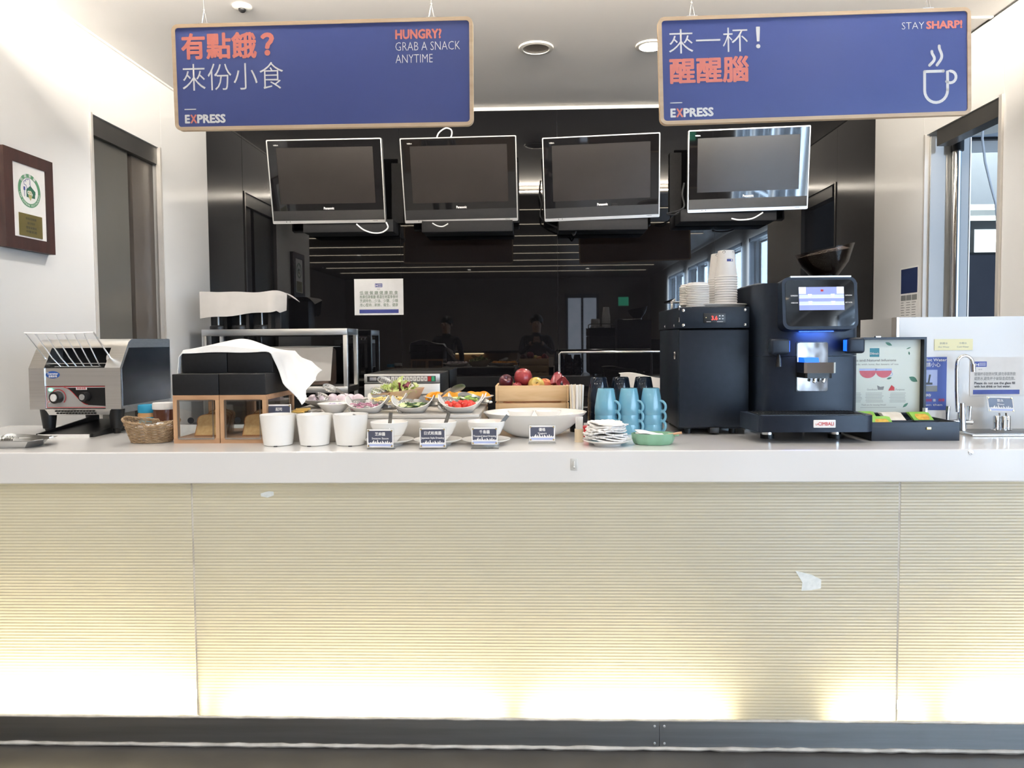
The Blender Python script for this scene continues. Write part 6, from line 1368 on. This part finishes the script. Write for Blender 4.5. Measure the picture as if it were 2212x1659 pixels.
plate('logo_box', -W*.42, -W*.19, H*.75, H*.89, -.0016, M_BLUEINK, t, .0002); text('H', .014, M_PAPER, t, (-W*.405, -.0022, H*.775), .03, .013)
for q in range(3): plate('logo_line', -W*.33, -W*.21, H*(.785+.03*q), H*(.785+.03*q)+.0014, -.002, M_PAPER, t, .0002)
text('台北', .006, M_GREYINK, t, (-W*.31, -.002, H*.67), 0, .014, 'CENTER')
for k, (ln, z, b_) in enumerate((('玻璃杯非耐熱材質,請勿承裝熱飲', .53, .005), ('或熱水,避免杯子破裂造成危險。', .41, .005), ('Please do not use the glass fill', .3, .03), ('with hot drink or hot water.', .215, .03))): text(ln, .0125 if k > 1 else .0145, M_GREYINK if k < 2 else M_INK, t, (-W*.42, -.002, H*z), b_, W*(.78, .77, .77, .69)[k])
plate('blue_bar', -W*.44, W*.44, H*.04, H*.155, -.0016, M_BLUEINK, t, .0002)
M_POSTB = mat('poster_blue', s2l(58, 78, 150), .5, noise=(6, s2l(52, 70, 140)))
t, W, H = psheet('hot_water_poster', 'blue caution poster about hot water behind the tea box', 'poster', 1952, 771, 2045, 886, M_POSTB)
text('Caution! Hot Water', .0155, M_PAPER, t, (W*.49, -.002, H*.92), .02, W*.97, 'RIGHT'); text('熱水使用請小心', .019, M_PAPER, t, (W*.35, -.002, H*.82), .01, W*.8, 'RIGHT')
plate('photo_print', -W*.42, W*.28, H*.35, H*.76, -.0016, M_LAV, t, .0002); plate('photo_base', -W*.42, W*.28, H*.35, H*.46, -.0019, M_GREYINK, t, .0002)
poly(t, 'tap_print', [(-.022, H*.37), (.0, H*.37), (-.004, H*.6), (-.006, H*.76), (-.016, H*.76), (-.018, H*.6)], M_GREYINK, -.0022); poly(t, 'lever_print', [(.008, H*.5), (.014, H*.5), (.02, H*.67), (.013, H*.67)], M_INK, -.0022); poly(t, 'lever_print', [(.0, H*.48), (.026, H*.48), (.026, H*.52), (.0, H*.52)], M_INK, -.0023); poly(t, 'arrow_print', [(-.036, H*.72), (-.031, H*.72), (-.031, H*.62), (-.0335, H*.58), (-.036, H*.62)], M_RED, -.0022)
text('熱水時', .013, M_PAPER, t, (-W*.26, -.002, H*.255), .01, W*.4, 'LEFT'); text('請先按下紅色按鈕', .012, M_RED, t, (-W*.42, -.002, H*.165), .01, W*.58); text('後', .012, M_PAPER, t, (W*.18, -.002, H*.165), .01); text('再開', .012, M_RED, t, (W*.31, -.002, H*.165), .01)
text('press down then', .0115, M_PAPER, t, (W*.41, -.002, H*.08), .01, W*.82, 'RIGHT'); text('hot water.', .0115, M_PAPER, t, (W*.1, -.002, H*.015), .01, W*.5, 'RIGHT')
# steel cylinders with a label card
cxx = at(2166, 930, 2.77).x
hs = thing('steel_holder', 'cluster of small steel cylinders beside the tap', 'holder', (cxx, 2.775, ZT+.01))
MB().lathe([(0, 0), (.035, 0), (.037, .002), (.035, .004), (0, .004)], 32, (0, 0, 0), 1, .6).build('base_plate', M_CHROME, hs)
for dx_, dy in ((-.018, .004), (.0, -.008), (.02, .002)): MB().lathe([(0, .004), (.0105, .004), (.0105, .05), (.009, .054), (0, .054)], 18, (dx_, dy, 0)).build('cylinder', M_CHROME, hs)
for dx_ in (-.012, .012): MB().cyl((dx_, -.004, .054), (dx_, -.002, .064), .003, 8).build('pin', M_CHROME, hs)
c_ = card('tilted slate label card for water on the steel cylinders', '飲水', 'Water', cxx-.006, 2.772, ZT+.0745, ZT+.0745+.063, .1, 0, 0, ZT+.0745, False); c_.rotation_euler = (R(-18), R(2), 0)
# ================================================================== PEOPLE BEHIND THE VIEWPOINT (seen only as reflections)
def person(label, loc, rz, holding, shirt, trousers, hair):
    J = {'pelvis': (0, 0, .95), 'waist': (0, 0, 1.08), 'chest': (0, .01, 1.28), 'neck': (0, 0, 1.45), 'head0': (0, .01, 1.53), 'head1': (0, .015, 1.6), 'head2': (0, .0, 1.68)}
    E = [('pelvis', 'waist'), ('waist', 'chest'), ('chest', 'neck'), ('neck', 'head0'), ('head0', 'head1'), ('head1', 'head2')]
    rad = {'pelvis': (.15, .105), 'waist': (.135, .095), 'chest': (.165, .11), 'neck': (.055, .055), 'head0': (.068, .078), 'head1': (.078, .095), 'head2': (.06, .072)}
    for s, n in ((-1, 'l'), (1, 'r')):
        J['sh'+n] = (s*.185, 0, 1.4); rad['sh'+n] = (.058, .058); E.append(('chest', 'sh'+n))
        if holding: J['el'+n] = (s*.23, .1, 1.16); J['wr'+n] = (s*.075, .27, 1.31)
        else: J['el'+n] = (s*.24, -.02, 1.12); J['wr'+n] = (s*.25, .06, .88)
        rad['el'+n] = (.042, .042); rad['wr'+n] = (.028, .028); E += [('sh'+n, 'el'+n), ('el'+n, 'wr'+n)]
        w = Vector(J['wr'+n]); d = (w-Vector(J['el'+n])).normalized(); side = Vector((-s, 0, 0)) if holding else Vector((0, 1, 0))
        J['pa'+n] = tuple(w+d*.05); rad['pa'+n] = (.034, .018); E.append(('wr'+n, 'pa'+n)); up = Vector((0, 0, 1)) if holding else Vector((0, 1, 0))
        for k in range(4):
            a = 'f%d%s' % (k, n); L = (.07, .08, .074, .056)[k]; o = up*(.024-.016*k)
            J[a+'0'] = tuple(w+d*.085+o); J[a+'1'] = tuple(w+d*(.085+L*.5)+o+side*.012); J[a+'2'] = tuple(w+d*(.085+L*.7)+o+side*.04)
            rad[a+'0'] = rad[a+'1'] = (.009, .009); rad[a+'2'] = (.0075, .0075); E += [('pa'+n, a+'0'), (a+'0', a+'1'), (a+'1', a+'2')]
        J['t0'+n] = tuple(w+d*.03+up*.035+side*.012); J['t1'+n] = tuple(w+d*.06+up*.06+side*.025); rad['t0'+n] = (.011, .011); rad['t1'+n] = (.009, .009); E += [('wr'+n, 't0'+n), ('t0'+n, 't1'+n)]
        J['hp'+n] = (s*.09, 0, .9); J['kn'+n] = (s*.1, .02, .5); J['an'+n] = (s*.1, 0, .09); J['to'+n] = (s*.11, .15, .04)
        rad['hp'+n] = (.09, .09); rad['kn'+n] = (.058, .06); rad['an'+n] = (.04, .042); rad['to'+n] = (.042, .03); E += [('pelvis', 'hp'+n), ('hp'+n, 'kn'+n), ('kn'+n, 'an'+n), ('an'+n, 'to'+n)]
    ks = list(J); me = bpy.data.meshes.new('body'); me.from_pydata([J[k] for k in ks], [(ks.index(a), ks.index(b)) for a, b in E], [])
    t = thing('person', label, 'person', loc, rz)
    o = link('body', me, t); o.modifiers.new('skin', 'SKIN'); sv = me.skin_vertices[0].data
    for i, k in enumerate(ks): sv[i].radius = rad[k]; sv[i].use_root = (k == 'pelvis')
    sd = o.modifiers.new('subdivision', 'SUBSURF'); sd.levels = sd.render_levels = 2
    bpy.context.view_layer.update()
    m2 = bpy.data.meshes.new_from_object(o.evaluated_get(bpy.context.evaluated_depsgraph_get())); o.modifiers.clear(); o.data = m2
    skin = mat('skin', (.45, .28, .2), .5, noise=(30, (.42, .26, .18)))
    for m in (skin, shirt, trousers): m2.materials.append(m)
    for p in m2.polygons:
        z = p.center.z; x = abs(p.center.x);
        hand = any((p.center-Vector(J[q+n])).length < .075 for n in 'lr' for q in ('pa', 't1')) or any((p.center-Vector(J['f%d%s%d' % (k, n, e)])).length < .03 for n in 'lr' for k in range(4) for e in range(3))
        p.material_index = 0 if (z > 1.47 or hand) else (2 if z < .93 and x < .2 else 1); p.use_smooth = True
    # face, ears and hair
    f = MB(); f.ball((0, .115, 1.6), .013, .02, .022, 10, 8); f.build('nose', skin, o)
    for s in (-1, 1):
        MB().ball((s*.032, .098, 1.622), .013, .009, .008, 10, 6).build('eye', M_PAPER, o); MB().ball((s*.032, .106, 1.622), .006, .004, .006, 8, 6).build('iris', M_INK, o)
        MB().ball((s*.084, .0, 1.605), .012, .02, .03, 10, 8).build('ear', skin, o)
    MB().ball((0, .104, 1.556), .025, .008, .007, 12, 6).build('mouth', mat('lips', (.35, .13, .11), .4, noise=(30, (.32, .12, .1))), o)
    MB().ball((0, -.022, 1.645), .098, .108, .1, 20, 12, lambda p: (p.x, p.y, p.z if p.z > -.03 else -.03+(p.z+.03)*.35)).build('hair', hair, t)
    return t
M_HAIR = mat('black_hair', (.01, .009, .008), .5, noise=(90, (.015, .013, .012)), stretch=(1, 1, .1)); M_SHIRT = mat('dark_jacket', (.02, .022, .028), .8, noise=(20, (.026, .028, .034))); M_TROU = mat('dark_trousers', (.025, .025, .03), .8, noise=(20, (.03, .03, .036)))
ph = person('person in a dark jacket holding up a phone, reflected in the glass', (.02, -.36, 0), 0, True, M_SHIRT, M_TROU, M_HAIR)
person('person in dark clothes standing with arms down, reflected left of the phone holder', (-1.35, -.75, 0), R(14), False, M_SHIRT, M_TROU, M_HAIR)
po = thing('phone', 'black phone held up by the person in the reflection', 'phone', (.02, -.045, 1.34)); MB().rbox(-.075, .075, 0, .008, -.037, .037, .004).build('body', M_BLACK, po); MB().rbox(-.07, .07, -.0012, 0, -.033, .033, .0005).build('screen', M_TVGLOSS, po)
